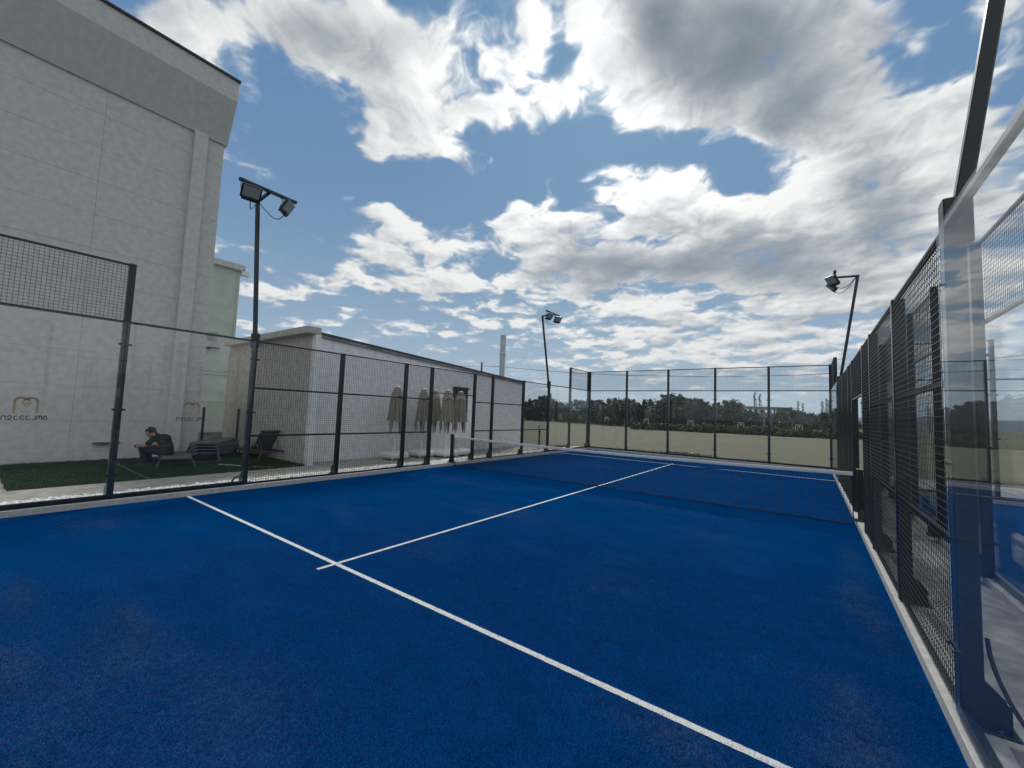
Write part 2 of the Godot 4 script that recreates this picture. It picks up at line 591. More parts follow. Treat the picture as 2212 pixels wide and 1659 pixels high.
func arc(c: Vector2, rx: float, ry: float, from: float, to: float, steps := 10) -> Array:
	var p := []
	for i in steps + 1:
		var a := deg_to_rad(lerpf(from, to, float(i) / steps))
		p.append(c + Vector2(rx * cos(a), ry * sin(a)))
	return p

func emblem_mesh() -> ArrayMesh:
	# the printed sign of the place: two stems that meet in an arch over a bunch of grapes
	if not cache.has("emblem"):
		var m := MB.new()
		for s in [-1.0, 1.0]:
			var p := [Vector2(0.110 * s, -0.115), Vector2(0.110 * s, 0.05)]
			for q in arc(Vector2(0.052 * s, 0.05), 0.058 * s, 0.058, 0, 130):
				p.append(q)
			p.append(Vector2(-0.018 * s, 0.082))
			p.append(Vector2(-0.033 * s, 0.055))
			stroke(m, p, 0.028)
		for g in [[-0.038, 0.032], [0, 0.032], [0.038, 0.032], [-0.019, 0.007], [0.019, 0.007], [0, -0.018]]:
			var hex := []
			for k in 8:
				hex.append(Vector2(g[0] + 0.016 * cos(TAU * k / 8), g[1] + 0.0125 * sin(TAU * k / 8)))
			for k in range(1, 7):
				m.tri(Vector3(hex[0].x, hex[0].y, 0), Vector3(hex[k].x, hex[k].y, 0), Vector3(hex[k + 1].x, hex[k + 1].y, 0), Vector3.BACK, Vector3.BACK, Vector3.BACK)
		cache.emblem = m.mesh()
	return cache.emblem

func lettering_mesh() -> ArrayMesh:
	# the eight letters under it, each drawn in a box one unit wide and one high
	if not cache.has("lettering"):
		var m := MB.new()
		var letters := []
		var o := arc(Vector2(0.55, 0.38), 0.38, 0.36, 0, 360, 16)
		letters.append([o, [Vector2(0.17, 0.40), Vector2(0.20, 0.75), Vector2(0.42, 0.96), Vector2(0.85, 0.92)]])
		letters.append([arc(Vector2(0.25, 0.6), 0.27, 0.38, 180, 0) + arc(Vector2(0.79, 0.6), 0.27, 0.38, 180, 0), [Vector2(-0.02, 0.6), Vector2(-0.02, 0.02)], [Vector2(0.52, 0.6), Vector2(0.52, 0.3)], [Vector2(1.06, 0.6), Vector2(1.06, 0.02)]])
		letters.append([[Vector2(0.92, 0.98), Vector2(0.92, 0.4)] + arc(Vector2(0.5, 0.4), 0.42, 0.38, 0, -150)])
		letters.append([[Vector2(0.75, 0.98), Vector2(0.35, 0.80)] + arc(Vector2(0.55, 0.42), 0.42, 0.40, 130, 330)])
		letters.append([arc(Vector2(0.5, 0.72), 0.36, 0.24, -20, 250) , arc(Vector2(0.5, 0.26), 0.42, 0.25, 110, 380)])
		letters.append([[Vector2(0.75, 0.98), Vector2(0.35, 0.80)] + arc(Vector2(0.55, 0.42), 0.42, 0.40, 130, 330)])
		letters.append([arc(Vector2(0.5, 0.66), 0.38, 0.31, 200, -60), [Vector2(0.69, 0.39), Vector2(0.1, 0.04), Vector2(0.95, 0.06)]])
		letters.append([[Vector2(0.05, 0.02), Vector2(0.05, 0.6)] + arc(Vector2(0.5, 0.58), 0.45, 0.38, 180, 0) + [Vector2(0.95, 0.02)]])
		for i in 8:
			for line in letters[i]:
				var p := []
				for q in line:
					p.append(Vector2(0.225 - (i + (1.0 - q.x) * 0.78 + 0.1) * 0.0565, -0.227 + q.y * 0.062))
				stroke(m, p, 0.011)
		for i in 9:
			stroke(m, [Vector2(-0.05 + i * 0.012, -0.106), Vector2(-0.043 + i * 0.012, -0.113 + (i % 3) * 0.003)], 0.004)
		cache.lettering = m.mesh()
	return cache.lettering

func wall(label: String, group: String, origin: Vector3, turn: float, out: float, posts: Array, bays: Array, logo_side := 0.0) -> Node3D:
	# local x runs along the wall, +z or -z (out) is the outside. posts: [where, height, has clamps]; bays: [from, to, what]
	var o := thing("court_wall", label, "court wall", origin, turn, group)
	for p in posts:
		var h: float = p[1]
		var q := obj("post", post_mesh(h, out), M.post, o, Vector3(p[0], 0, 0))
		obj("foot", foot_mesh(out), M.post, q)
		if p[2]:
			for y in [0.39, 1.48, 2.58]:
				obj("clamp", clamp_mesh(out), M.post, q, Vector3(0, y, 0))
	for b in bays:
		var a: float = b[0] + 0.045
		var w: float = b[1] - b[0] - 0.09
		var wide: float = b[1] - b[0]
		var what: String = b[2]
		var rails := []
		if what.begins_with("glass"):
			var m := boxed(Vector3(wide * 0.5, 1.485, 0), Vector3(wide - 0.012, 2.91, 0.012))
			var pane := obj("glass_pane", m, M.glass, o, Vector3(b[0], 0.02, -out * 0.004))
			if logo_side != 0.0:
				var e := obj("emblem", emblem_mesh(), M.gold, pane, Vector3(wide * 0.5, 1.50, out * 0.0085))
				var t := obj("lettering", lettering_mesh(), M.ink, pane, Vector3(wide * 0.5, 1.51, out * 0.0085))
				e.scale = Vector3(1, 1, 1)
				t.scale = Vector3(logo_side, 1, 1)
			rails.append([0.042, 0.075, 0.05])
			rails.append([2.965, 0.04, 0.04])
			if what == "glass4":
				rails.append([3.95, 0.035, 0.035])
				obj("wire_mesh", wire_panel(w, 0.97), M.wire, o, Vector3(a, 2.975, out * 0.02))
		elif what == "mesh":
			obj("wire_mesh", wire_panel(w, 2.93), M.wire, o, Vector3(a, 0.03, out * 0.022))
			rails = [[0.02, 0.04, 0.035], [0.99, 0.04, 0.04], [1.985, 0.04, 0.04], [2.965, 0.035, 0.035]]
		elif what == "door":
			obj("wire_mesh", wire_panel(w, 0.74), M.wire, o, Vector3(a, 2.215, out * 0.022))
			rails = [[2.20, 0.035, 0.035], [2.965, 0.035, 0.035]]
		for r in rails:
			var m := MB.new()
			m.box(Vector3(w * 0.5, 0, 0), Vector3(w, r[1], r[2]), Basis.IDENTITY, 0.004)
			obj("rail", m, M.post, o, Vector3(a, r[0], out * (0.045 if what == "mesh" or what == "door" else 0.035)))
	return o

func side_posts() -> Array:
	return [[0.0, 3.98, true], [2.0, 3.98, true], [4.0, 3.14, true], [6.0, 2.99, false], [8.0, 2.99, false], [9.0, 2.985, false], [11.0, 2.985, false], [12.0, 2.99, false], [14.0, 2.99, false], [16.0, 3.14, true], [18.0, 3.98, true], [20.0, 3.98, true]]

func side_bays() -> Array:
	return [[0.0, 2.0, "glass4"], [2.0, 4.0, "glass"], [4.0, 6.0, "mesh"], [6.0, 8.0, "mesh"], [8.0, 9.0, "mesh"], [9.0, 11.0, "door"], [11.0, 12.0, "mesh"], [12.0, 14.0, "mesh"], [14.0, 16.0, "mesh"], [16.0, 18.0, "glass"], [18.0, 20.0, "glass4"]]

func end_posts() -> Array:
	var p := []
	for i in 6:
		p.append([2.0 * i, 3.98, true])
	return p

func end_bays() -> Array:
	var p := []
	for i in 5:
		p.append([2.0 * i, 2.0 * i + 2.0, "glass4"])
	return p

func mast(label: String, x: float, z: float, s: float, turns: Array) -> void:
	# a pole that leans away from the court, an arm back over the wall and a cross bar with two floodlights; s points away from the court
	var o := thing("floodlight_mast", label, "floodlight mast", Vector3(x + s * 0.07, BASE + 2.92, z), 0.0, "floodlight masts on the court walls")
	var m := MB.new()
	var foot := Vector3(s * 0.01, 0.0, 0)
	var top := Vector3(s * 0.48, 3.25, 0)
	m.bar(foot, top, 0.075, -1.0, 0.008)
	obj("pole", m, M.post, o)
	m = MB.new()
	m.box(foot + Vector3(0, 0.06, 0), Vector3(0.13, 0.30, 0.13), Basis.IDENTITY, 0.006)
	obj("socket", m, M.post, o)
	m = MB.new()
	m.bar(top + Vector3(s * 0.03, -0.02, 0), top + Vector3(-s * 0.55, 0.02, 0), 0.055, -1.0, 0.005)
	obj("arm", m, M.post, o)
	var mid := top + Vector3(-s * 0.56, 0.05, 0)
	m = MB.new()
	m.box(mid, Vector3(0.07, 0.06, 1.15), Basis.IDENTITY, 0.006)
	obj("cross_bar", m, M.post, o)
	for k in 2:
		var side := 1.0 if k == 0 else -1.0
		var lamp := part("floodlight", o, mid + Vector3(-s * 0.06, -0.21, side * 0.36))
		var look := Vector3(turns[k].x * -s, turns[k].y, turns[k].z).normalized()
		var across := Vector3.UP.cross(look).normalized()
		lamp.basis = Basis(across, look.cross(across), look)
		m = MB.new()
		m.box(Vector3.ZERO, Vector3(0.36, 0.29, 0.05), Basis.IDENTITY, 0.008)
		for i in 9:
			m.box(Vector3(-0.14 + i * 0.035, 0, -0.035), Vector3(0.006, 0.20, 0.03))
		m.box(Vector3(0, -0.155, 0.0), Vector3(0.30, 0.06, 0.07), Basis.IDENTITY, 0.008)
		obj("housing", m, M.post, lamp)
		m = MB.new()
		m.box(Vector3(0, 0.01, 0.027), Vector3(0.30, 0.225, 0.006), Basis.IDENTITY, 0.002)
		obj("lens", m, M.lens, lamp)
		for e in [-0.18, 0.18]:
			m = MB.new()
			m.bar(mid + Vector3(0, -0.02, side * 0.36 + e * across.z), lamp.position + across * e, 0.02, 0.006)
			obj("bracket", m, M.post, o)
		var p := []
		var a := lamp.position + Vector3(0, -0.10, 0)
		var b := top + Vector3(-s * 0.02, -0.02, 0)
		for i in 13:
			var t := i / 12.0
			p.append(a.lerp(b, t) + Vector3(0, -0.30 * sin(PI * t) * (1.0 - 0.35 * t), side * 0.05 * sin(PI * t)))
		m = MB.new()
		m.tube(p, 0.009, 6)
		obj("cable", m, M.cord, o)


# ---------------------------------------------------------------- net
func build_net() -> void:
	var o := thing("court_net", "black net with white top tape strung across the blue court", "net", Vector3(5, 0, 0))
	for s in [-1.0, 1.0]:
		var m := MB.new()
		m.box(Vector3(0, 0.45, 0), Vector3(0.08, 0.90, 0.10), Basis.IDENTITY, 0.008)
		m.box(Vector3(0, 0.008, 0), Vector3(0.20, 0.016, 0.24), Basis.IDENTITY, 0.003)
		m.prism([Vector2(0.05, 0.016), Vector2(0.11, 0.016), Vector2(0.05, 0.20)], Vector3(0, 0, 0), Vector3(0, 0, 1), Vector3.UP, 0.06)
		m.prism([Vector2(-0.05, 0.016), Vector2(-0.11, 0.016), Vector2(-0.05, 0.20)], Vector3(0, 0, 0), Vector3(0, 0, 1), Vector3.UP, 0.06)
		var p := obj("net_post", m, M.post, o, Vector3(s * 5.05, BASE, 0))
		m = MB.new()
		m.tube([Vector3(s * 0.04, 0.80, 0), Vector3(s * 0.075, 0.80, 0), Vector3(s * 0.075, 0.74, 0.05)], 0.011, 8)
		m.box(Vector3(0, 0.905, 0), Vector3(0.10, 0.016, 0.12), Basis.IDENTITY, 0.003)
		m.box(Vector3(s * 0.055, 0.845, 0.02), Vector3(0.05, 0.03, 0.05), Basis.IDENTITY, 0.004)
		obj("winder", m, M.steel, p)
	var top := func(x: float) -> float: return 0.885 + 0.055 * pow(absf(x) / 5.0, 2.0)
	var n := FastNoiseLite.new()
	n.seed = 4
	n.frequency = 1.3
	var m := MB.new()
	var rows := []
	for r in [[0.0, 0.012], [0.004, 0.016], [-0.058, 0.013], [-0.06, -0.010], [0.004, -0.013], [0.0, 0.012]]:
		var line := []
		for i in 161:
			var x := -4.95 + 9.9 * i / 160.0
			line.append(Vector3(x, top.call(x) + r[0] + (0.006 * n.get_noise_2d(x * 3.0, r[0] * 40.0)), r[1] + 0.004 * n.get_noise_2d(x * 5.0, 9.0 + r[0] * 30.0)))
		rows.append(line)
	m.grid(rows)
	obj("top_tape", m, M.tape, o)
	m = MB.new()
	var t := 0.0040
	var cols := 247
	for i in cols + 1:
		var x := -4.94 + 9.88 * i / cols
		var a := Vector3(x, 0.012, 0)
		var b := Vector3(x, top.call(x) - 0.055, 0)
		m.box((a + b) * 0.5, Vector3(t, b.y - a.y, t), Basis.IDENTITY, 0.0, false)
	for r in 22:
		for i in 40:
			var x0 := -4.94 + 9.88 * i / 40.0
			var x1 := -4.94 + 9.88 * (i + 1) / 40.0
			var f := (r + 0.5) / 22.0
			m.bar(Vector3(x0, lerpf(0.012, top.call(x0) - 0.055, f), 0.0), Vector3(x1, lerpf(0.012, top.call(x1) - 0.055, f), 0.0), t)
	var w := obj("netting", m, M.cord, o)
	w.set_meta("kind", "stuff")
	m = MB.new()
	var hem := []
	for i in 61:
		var x := -4.94 + 9.88 * i / 60.0
		hem.append(Vector3(x, 0.02 + 0.008 * n.get_noise_1d(x * 2.0), 0.006 * n.get_noise_1d(x * 3.0 + 50.0)))
	m.tube(hem, 0.010, 6)
	obj("bottom_hem", m, M.cord, o)
	for s in [-1.0, 1.0]:
		m = MB.new()
		m.tube([Vector3(s * 4.945, 0.03, 0), Vector3(s * 4.945, 0.92, 0)], 0.008, 6)
		obj("side_rope", m, M.cord, o)


# ---------------------------------------------------------------- parasols
func build_parasol() -> Node3D:
	var o := thing("closed_parasol", "", "parasol", Vector3.ZERO, 0.0, "closed parasols along the white shed wall")
	var m := MB.new()
	m.box(Vector3(0, 0.145, 0), Vector3(0.74, 0.19, 0.74), Basis.IDENTITY, 0.05)
	m.box(Vector3(0, 0.245, 0), Vector3(0.60, 0.03, 0.60), Basis.IDENTITY, 0.012)
	var b := obj("base", m, M.plastic, o)
	for x in [-0.28, 0.28]:
		for z in [-0.28, 0.28]:
			m = MB.new()
			m.lathe([Vector2(0.0, 0.0), Vector2(0.03, 0.004), Vector2(0.04, 0.07)], 10, Vector3(x, 0, z))
			obj("foot", m, M.plastic, b)
	m = MB.new()
	m.tube([Vector3(0, 0.22, 0), Vector3(0, 0.50, 0)], 0.036, 12)
	m.tube([Vector3(0, 0.40, 0), Vector3(0, 2.42, 0)], 0.024, 12)
	obj("pole", m, M.plastic, o)
	m = MB.new()
	m.lathe([Vector2(0.0, 2.505), Vector2(0.06, 2.50), Vector2(0.085, 2.475), Vector2(0.08, 2.45)], 14)
	obj("cap", m, M.plastic, o)
	var n := FastNoiseLite.new()
	n.seed = 17
	n.frequency = 0.9
	# the folded cloth: eight deep pleats that open downwards, its four corners hanging in points
	m = MB.new()
	var rows := []
	for j in 31:
		var t := j / 30.0
		var line := []
		for k in 96:
			var a := TAU * k / 96.0
			var point := pow(maxf(0.0, cos(4.0 * a + 0.5)), 2.2)
			var low := lerpf(1.30, 0.84, point) + 0.05 * n.get_noise_2d(cos(a) * 2.0, sin(a) * 2.0)
			var y := lerpf(2.42, low, t)
			var r := (lerpf(0.075, 0.185, t / 0.3) if t < 0.3 else lerpf(0.185, 0.25, (t - 0.3) / 0.7)) * (1.0 + 0.10 * n.get_noise_3d(cos(a) * 1.5, t * 2.5, sin(a) * 1.5))
			var fold := cos(8.0 * a + 1.0 + 0.6 * n.get_noise_2d(t * 2.0, a))
			r *= 1.0 + (0.10 + 0.15 * t) * fold + 0.06 * cos(19.0 * a + 5.0 * t)
			if t > 0.8:
				r *= lerpf(1.0, 0.80 if point > 0.3 else 1.04, (t - 0.8) / 0.2)
			line.append(Vector3(cos(a) * r, y, sin(a) * r))
		rows.append(line)
	m.grid(rows, true)
	obj("canopy", m, M.canopy, o)
	m = MB.new()
	rows = []
	for j in 13:
		var t := j / 12.0
		var line := []
		for k in 64:
			var a := TAU * k / 64.0
			var low := lerpf(2.16, 2.06, pow(maxf(0.0, cos(4.0 * a)), 3.0))
			var r := lerpf(0.080, 0.210, pow(t, 0.8)) * (1.0 + 0.12 * t * cos(8.0 * a + 0.4))
			line.append(Vector3(cos(a) * r, lerpf(2.47, low, t), sin(a) * r))
		rows.append(line)
	m.grid(rows, true)
	obj("vent_flap", m, M.canopy, o)
	m = MB.new()
	m.tube([Vector3(0.05, 1.62, 0.235), Vector3(0.0, 1.60, 0.25), Vector3(-0.06, 1.615, 0.235)], 0.012, 6)
	obj("tie_strap", m, M.canopy, o)
	return o


# ---------------------------------------------------------------- loungers
func build_lounger(back: float) -> Node3D:
	# the head end at +x; back is the angle of the backrest in degrees
	var o := thing("sun_lounger", "", "sun lounger", Vector3.ZERO, 0.0, "sun loungers on the lawn")
	var h := 0.30
	var m := MB.new()
	for s in [-1.0, 1.0]:
		m.tube([Vector3(-0.95, h - 0.02, s * 0.30), Vector3(-0.93, h, s * 0.30), Vector3(0.95, h, s * 0.30)], 0.017, 8)
	for x in [-0.95, 0.2, 0.95]:
		m.tube([Vector3(x, h - 0.01, -0.30), Vector3(x, h - 0.01, 0.30)], 0.014, 8)
	obj("frame", m, M.frame, o)
	for x in [-0.86, 0.80]:
		for s in [-1.0, 1.0]:
			m = MB.new()
			m.tube([Vector3(x, h - 0.005, s * 0.20), Vector3(x, h - 0.02, s * 0.28), Vector3(x + signf(x) * 0.02, h - 0.06, s * 0.32), Vector3(x + signf(x) * 0.05, 0.0, s * 0.40)], 0.019, 8)
			obj("leg", m, M.frame, o)
	for s in [-1.0, 1.0]:
		m = MB.new()
		m.box(Vector3(0, h - 0.03, s * 0.305), Vector3(1.86, 0.055, 0.018), Basis.IDENTITY, 0.004)
		obj("side_rail", m, M.frame, o)
	m = MB.new()
	var rows := []
	for i in 12:
		var x := lerpf(-0.92, 0.18, i / 11.0)
		var line := []
		for k in 9:
			var z := lerpf(-0.285, 0.285, k / 8.0)
			line.append(Vector3(x, h + 0.012 - 0.022 * (1.0 - pow(z / 0.285, 2.0)), z))
		rows.append(line)
	m.grid(rows)
	for i in rows.size():
		for k in 9:
			rows[i][k] += Vector3(0, -0.006, 0)
	m.grid(rows)
	obj("seat_sling", m, M.sling, o)
	m = MB.new()
	rows = []
	var b := Basis(Vector3.BACK, deg_to_rad(back))
	for i in 9:
		var line := []
		for k in 9:
			var z := lerpf(-0.27, 0.27, k / 8.0)
			line.append(Vector3(0.2, h + 0.012, 0) + b * Vector3(lerpf(0.0, 0.75, i / 8.0), -0.018 * (1.0 - pow(z / 0.27, 2.0)), z))
		rows.append(line)
	m.grid(rows)
	for i in rows.size():
		for k in 9:
			rows[i][k] += b * Vector3(0, -0.006, 0)
	m.grid(rows)
	for s in [-1.0, 1.0]:
		m.tube([Vector3(0.2, h + 0.01, s * 0.275), Vector3(0.2, h + 0.01, s * 0.275) + b * Vector3(0.76, 0, 0)], 0.014, 8)
	m.tube([Vector3(0.2, h + 0.01, -0.275) + b * Vector3(0.76, 0, 0), Vector3(0.2, h + 0.01, 0.275) + b * Vector3(0.76, 0, 0)], 0.014, 8)
	obj("backrest", m, M.sling, o)
	if back > 10.0:
		m = MB.new()
		for s in [-1.0, 1.0]:
			m.tube([Vector3(0.2, h, s * 0.25) + b * Vector3(0.45, 0, 0), Vector3(0.75, h, s * 0.25)], 0.010, 6)
		m.tube([Vector3(0.30, h + 0.02, 0.33), Vector3(0.30, h + 0.2, 0.34), Vector3(0.45, h + 0.22, 0.34), Vector3(0.62, h + 0.18, 0.34), Vector3(0.66, h, 0.33)], 0.013, 8)
		obj("support", m, M.frame, o)
	return o


# ---------------------------------------------------------------- buildings
func build_hall() -> void:
	# the tall rendered hall: panels with open joints, a pilaster, a raked soffit and a fascia
	var o := thing("tall_hall", "tall grey rendered hall with deep eaves behind the lawn", "building", Vector3(-6.23, OUT, 5.03))
	var z1 := 13.0
	obj("wall", boxed(Vector3(-3.03, 5.2, z1 * 0.5), Vector3(6.0, 10.4, z1)), M.joint, o)
	obj("plinth", boxed(Vector3(-0.02, 0.07, z1 * 0.5 + 0.02), Vector3(0.09, 0.16, z1), 0.006), M.render, o)
	var cols := [[0.0, 0.49], [0.83, 2.77], [2.77, 4.72], [4.72, 6.67], [6.67, 8.62], [8.62, 10.6], [10.6, 13.0]]
	var rng := RandomNumberGenerator.new()
	rng.seed = 8
	for c in cols:
		for r in 11:
			var y0 := 0.155 + r * 0.93
			var y1 := minf(y0 + 0.93, 10.20)
			var w: float = c[1] - c[0]
			var m := MB.new()
			m.box(Vector3(-0.015 + rng.randf_range(-0.0012, 0.0012), (y0 + y1) * 0.5, (c[0] + c[1]) * 0.5), Vector3(0.03, y1 - y0 - 0.004, w - 0.004), Basis.IDENTITY, 0.0015)
			obj("panel", m, M.render, o)
	obj("pilaster", boxed(Vector3(0.06, 5.1, 0.66), Vector3(0.24, 10.2, 0.34), 0.006), M.render, o)
	# the eave: raked soffit, upright fascia, dark metal edge
	var m := MB.new()
	m.prism([Vector2(-6.0, 10.18), Vector2(0.06, 10.18), Vector2(0.64, 11.46), Vector2(0.64, 12.13), Vector2(-6.0, 12.13)], Vector3(0, 0, z1 * 0.5 - 0.03), Vector3.RIGHT, Vector3.UP, z1 + 0.06)
	obj("eave", m, M.render, o)
	obj("roof_edge", boxed(Vector3(-2.66, 12.16, z1 * 0.5 - 0.03), Vector3(6.72, 0.07, z1 + 0.14), 0.006), M.trim, o)
	# a dark bar fixed low on the wall with a loop of cord under it
	var b := thing("wall_rail", "short black rail with a hanging cord on the grey hall wall", "rail", Vector3(-6.17, 0.53, 7.1))
	obj("bar", boxed(Vector3.ZERO, Vector3(0.09, 0.03, 0.56), 0.006), M.trim, b)
	m = MB.new()
	var p := []
	for i in 11:
		var t := i / 10.0
		p.append(Vector3(0.02, -0.02 - 0.06 * sin(PI * t), lerpf(0.26, -0.02, t)))
	m.tube(p, 0.006, 6)
	p = []
	for i in 11:
		var t := i / 10.0
		p.append(Vector3(0.03, -0.02 - 0.04 * sin(PI * t), lerpf(0.12, -0.24, t)))
	m.tube(p, 0.006, 6)
	obj("cord", m, M.cord, b)

func roof_at(z: float) -> float:
	return 3.42 + (z + 8.2) * 0.0535

func build_shed() -> void:
	var o := thing("white_shed", "low white shed with a roof that slopes down beside the court", "building", Vector3(0, 0, 0))
	var x := -2.95
	# walls: the long one beside the court, and the end wall under the overhanging slab
	var m := MB.new()
	m.prism([Vector2(3.36, 0.0), Vector2(-8.05, 0.0), Vector2(-8.05, roof_at(-8.05) - 0.075), Vector2(3.36, roof_at(3.36) - 0.075)], Vector3(x - 0.1, 0, 0), Vector3.BACK, Vector3.UP, 0.2)
	var w := obj("long_wall", m, M.white, o)
	obj("wall_foot", boxed(Vector3(x + 0.006, 0.075, -2.35), Vector3(0.024, 0.15, 11.3), 0.004), M.white, w)
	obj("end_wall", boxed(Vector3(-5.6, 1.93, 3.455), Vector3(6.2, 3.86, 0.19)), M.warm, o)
	obj("fin", boxed(Vector3(-2.66, 1.92, 3.46), Vector3(0.70, 3.84, 0.17), 0.004), M.white, o)
	obj("back_wall", boxed(Vector3(-5.7, 1.75, -8.0), Vector3(5.4, 3.3, 0.2)), M.white, o)
	obj("far_side_wall", boxed(Vector3(-8.6, 1.75, -2.3), Vector3(0.2, 3.3, 11.3)), M.white, o)
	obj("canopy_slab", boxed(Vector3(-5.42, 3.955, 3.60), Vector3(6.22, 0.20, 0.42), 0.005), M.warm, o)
	m = MB.new()
	m.prism([Vector2(3.38, roof_at(3.38) - 0.07), Vector2(3.38, roof_at(3.38) + 0.01), Vector2(-8.25, roof_at(-8.25) + 0.01), Vector2(-8.25, roof_at(-8.25) - 0.07)], Vector3(-5.78, 0.0, 0), Vector3.BACK, Vector3.UP, 5.8)
	obj("roof", m, M.trim, o)
	m = MB.new()
	m.prism([Vector2(3.36, -0.06), Vector2(3.36, 0.01), Vector2(-8.2, 0.01), Vector2(-8.2, -0.06)], Vector3(-2.90, 0.0, 0.0), Vector3(0, 0.0535, 1), Vector3.UP, 0.06)
	obj("gutter", m, M.concrete, o, Vector3(0, roof_at(0.0) - 0.085, 0))
	# a small window beside the last parasol
	var f := part("window", o, Vector3(x, 2.1, -3.33))
	for e in [[-0.43, 0.0, 0.06, 1.30], [0.43, 0.0, 0.06, 1.30], [0.0, 0.62, 0.80, 0.06], [0.0, -0.62, 0.80, 0.06]]:
		obj("frame_bar", boxed(Vector3(0.01, e[1], e[0]), Vector3(0.06, e[3], e[2]), 0.004), M.trim, f)
	obj("pane", boxed(Vector3(0.006, 0, 0), Vector3(0.01, 1.18, 0.80)), M.void, f)
	obj("lintel_box", boxed(Vector3(0.04, 0.64, 0), Vector3(0.10, 0.08, 0.94), 0.006), M.trim, f)

func build_store() -> void:
	# the pale metal-clad building in the gap between hall and shed
	var o := thing("pale_store", "pale green metal clad building standing behind the grey hall", "building", Vector3(-11.0, 0, 2.68))
	obj("wall", boxed(Vector3(-3, 3.9, 5.0), Vector3(5.96, 7.4, 10.0)), M.joint, o)
	for k in 5:
		for r in [[0.47, 1.72], [1.74, 2.86], [3.02, 7.55]]:
			obj("panel", boxed(Vector3(-0.01, (r[0] + r[1]) * 0.5, 0.50 + k * 1.0), Vector3(0.05, r[1] - r[0], 0.985), 0.004), M.mint, o)
	for r in [[1.73, 0.02], [2.94, 0.12]]:
		obj("band", boxed(Vector3(0.005, r[0], 2.5), Vector3(0.06, r[1], 5.06), 0.003), M.mint, o)
	obj("corner_trim", boxed(Vector3(0.0, 4.0, -0.02), Vector3(0.09, 7.1, 0.10), 0.006), M.mint, o)
	obj("roof_edge", boxed(Vector3(0.05, 7.68, 4.9), Vector3(0.30, 0.26, 10.2), 0.01), M.render, o)
	obj("gutter_end", boxed(Vector3(0.10, 7.48, -0.22), Vector3(0.20, 0.24, 0.30), 0.01), M.plastic, o)
	obj("wall_foot", boxed(Vector3(0.0, 0.2, 5.0), Vector3(0.12, 0.5, 10.0), 0.01), M.concrete, o)
	var l := thing("wall_lamp", "dark flat lamp on an arm high on the pale green wall", "lamp", Vector3(-10.9, 3.98, 3.55))
	obj("arm", boxed(Vector3(0.05, 0.02, -0.1), Vector3(0.10, 0.04, 0.50), 0.004), M.trim, l)
	obj("head", boxed(Vector3(0.12, -0.03, 0.12), Vector3(0.20, 0.07, 0.28), 0.01), M.trim, l)
	var v := part("vent", o, Vector3(0.05, 4.5, 0.77))
	for k in 6:
		obj("slat", boxed(Vector3(0.02, -0.15 + k * 0.06, 0), Vector3(0.05, 0.02, 0.36), 0.003), M.joint, v)
	for i in 4:
		var q := thing("loose_board", ["long white board lying by the pale green building", "weathered grey board lying by the pale green building", "red brown board lying by the pale green building", "broken pale board lying by the pale green building"][i], "board", Vector3(-10.1 + i * 0.5, 0.02 + 0.02 * i, 3.9 + 0.15 * i), 0.12 * i - 0.2, "boards lying between the buildings")
		obj("board", boxed(Vector3.ZERO, Vector3(0.16, 0.05, 2.2 - 0.3 * i), 0.004), [M.white, M.concrete, M.wood, M.path][i], q)

func build_ruin() -> void:
	# an unfinished two storey concrete frame beyond the trees
	var o := thing("concrete_ruin", "roofless concrete frame of an abandoned two storey building beyond the trees", "building", Vector3(-4.5, -0.05, -104), 0.35)
	for f in 2:
		obj("floor_slab", boxed(Vector3(4.6, 3.1 + f * 2.2, -3), Vector3(13.0, 0.32, 7.0)), M.concrete, o)
		for i in 10:
			for z in [0.35, -6.3]:
				obj("column", boxed(Vector3(-1.7 + i * 1.4, 1.5 if f == 0 else 4.2, z), Vector3(0.36, 3.0 if f == 0 else 1.9, 0.36)), M.concrete, o)
	for i in 9:
		if i % 4 != 3:
			obj("parapet", boxed(Vector3(-1.0 + i * 1.4, 3.6, 0.35), Vector3(1.0, 0.7, 0.2)), M.concrete, o)
	obj("back_wall", boxed(Vector3(5.0, 1.5, -6.2), Vector3(9.0, 2.9, 0.2)), M.concrete, o)
	for i in 9:
		obj("lintel", boxed(Vector3(-1.0 + i * 1.4, 4.95, 0.35), Vector3(1.04, 0.5, 0.2)), M.concrete, o)
	obj("roof_beam", boxed(Vector3(-0.6, 5.7, -1.0), Vector3(3.6, 0.3, 3.0)), M.concrete, o)


# ---------------------------------------------------------------- plants
func leaf_card(m: MB, at: Vector3, size: float, rng: RandomNumberGenerator) -> void:
	var u := Vector3(rng.randf_range(-1, 1), rng.randf_range(-0.7, 0.7), rng.randf_range(-1, 1)).normalized()
	var w := u.cross(Vector3(rng.randf_range(-1, 1), rng.randf_range(-1, 1), rng.randf_range(-1, 1))).normalized()
	u *= size
	w *= size * 0.55
	m.quad(at - u, at - w, at + u, at + w, (u.cross(w).normalized() + at.normalized() * 0.6).normalized())

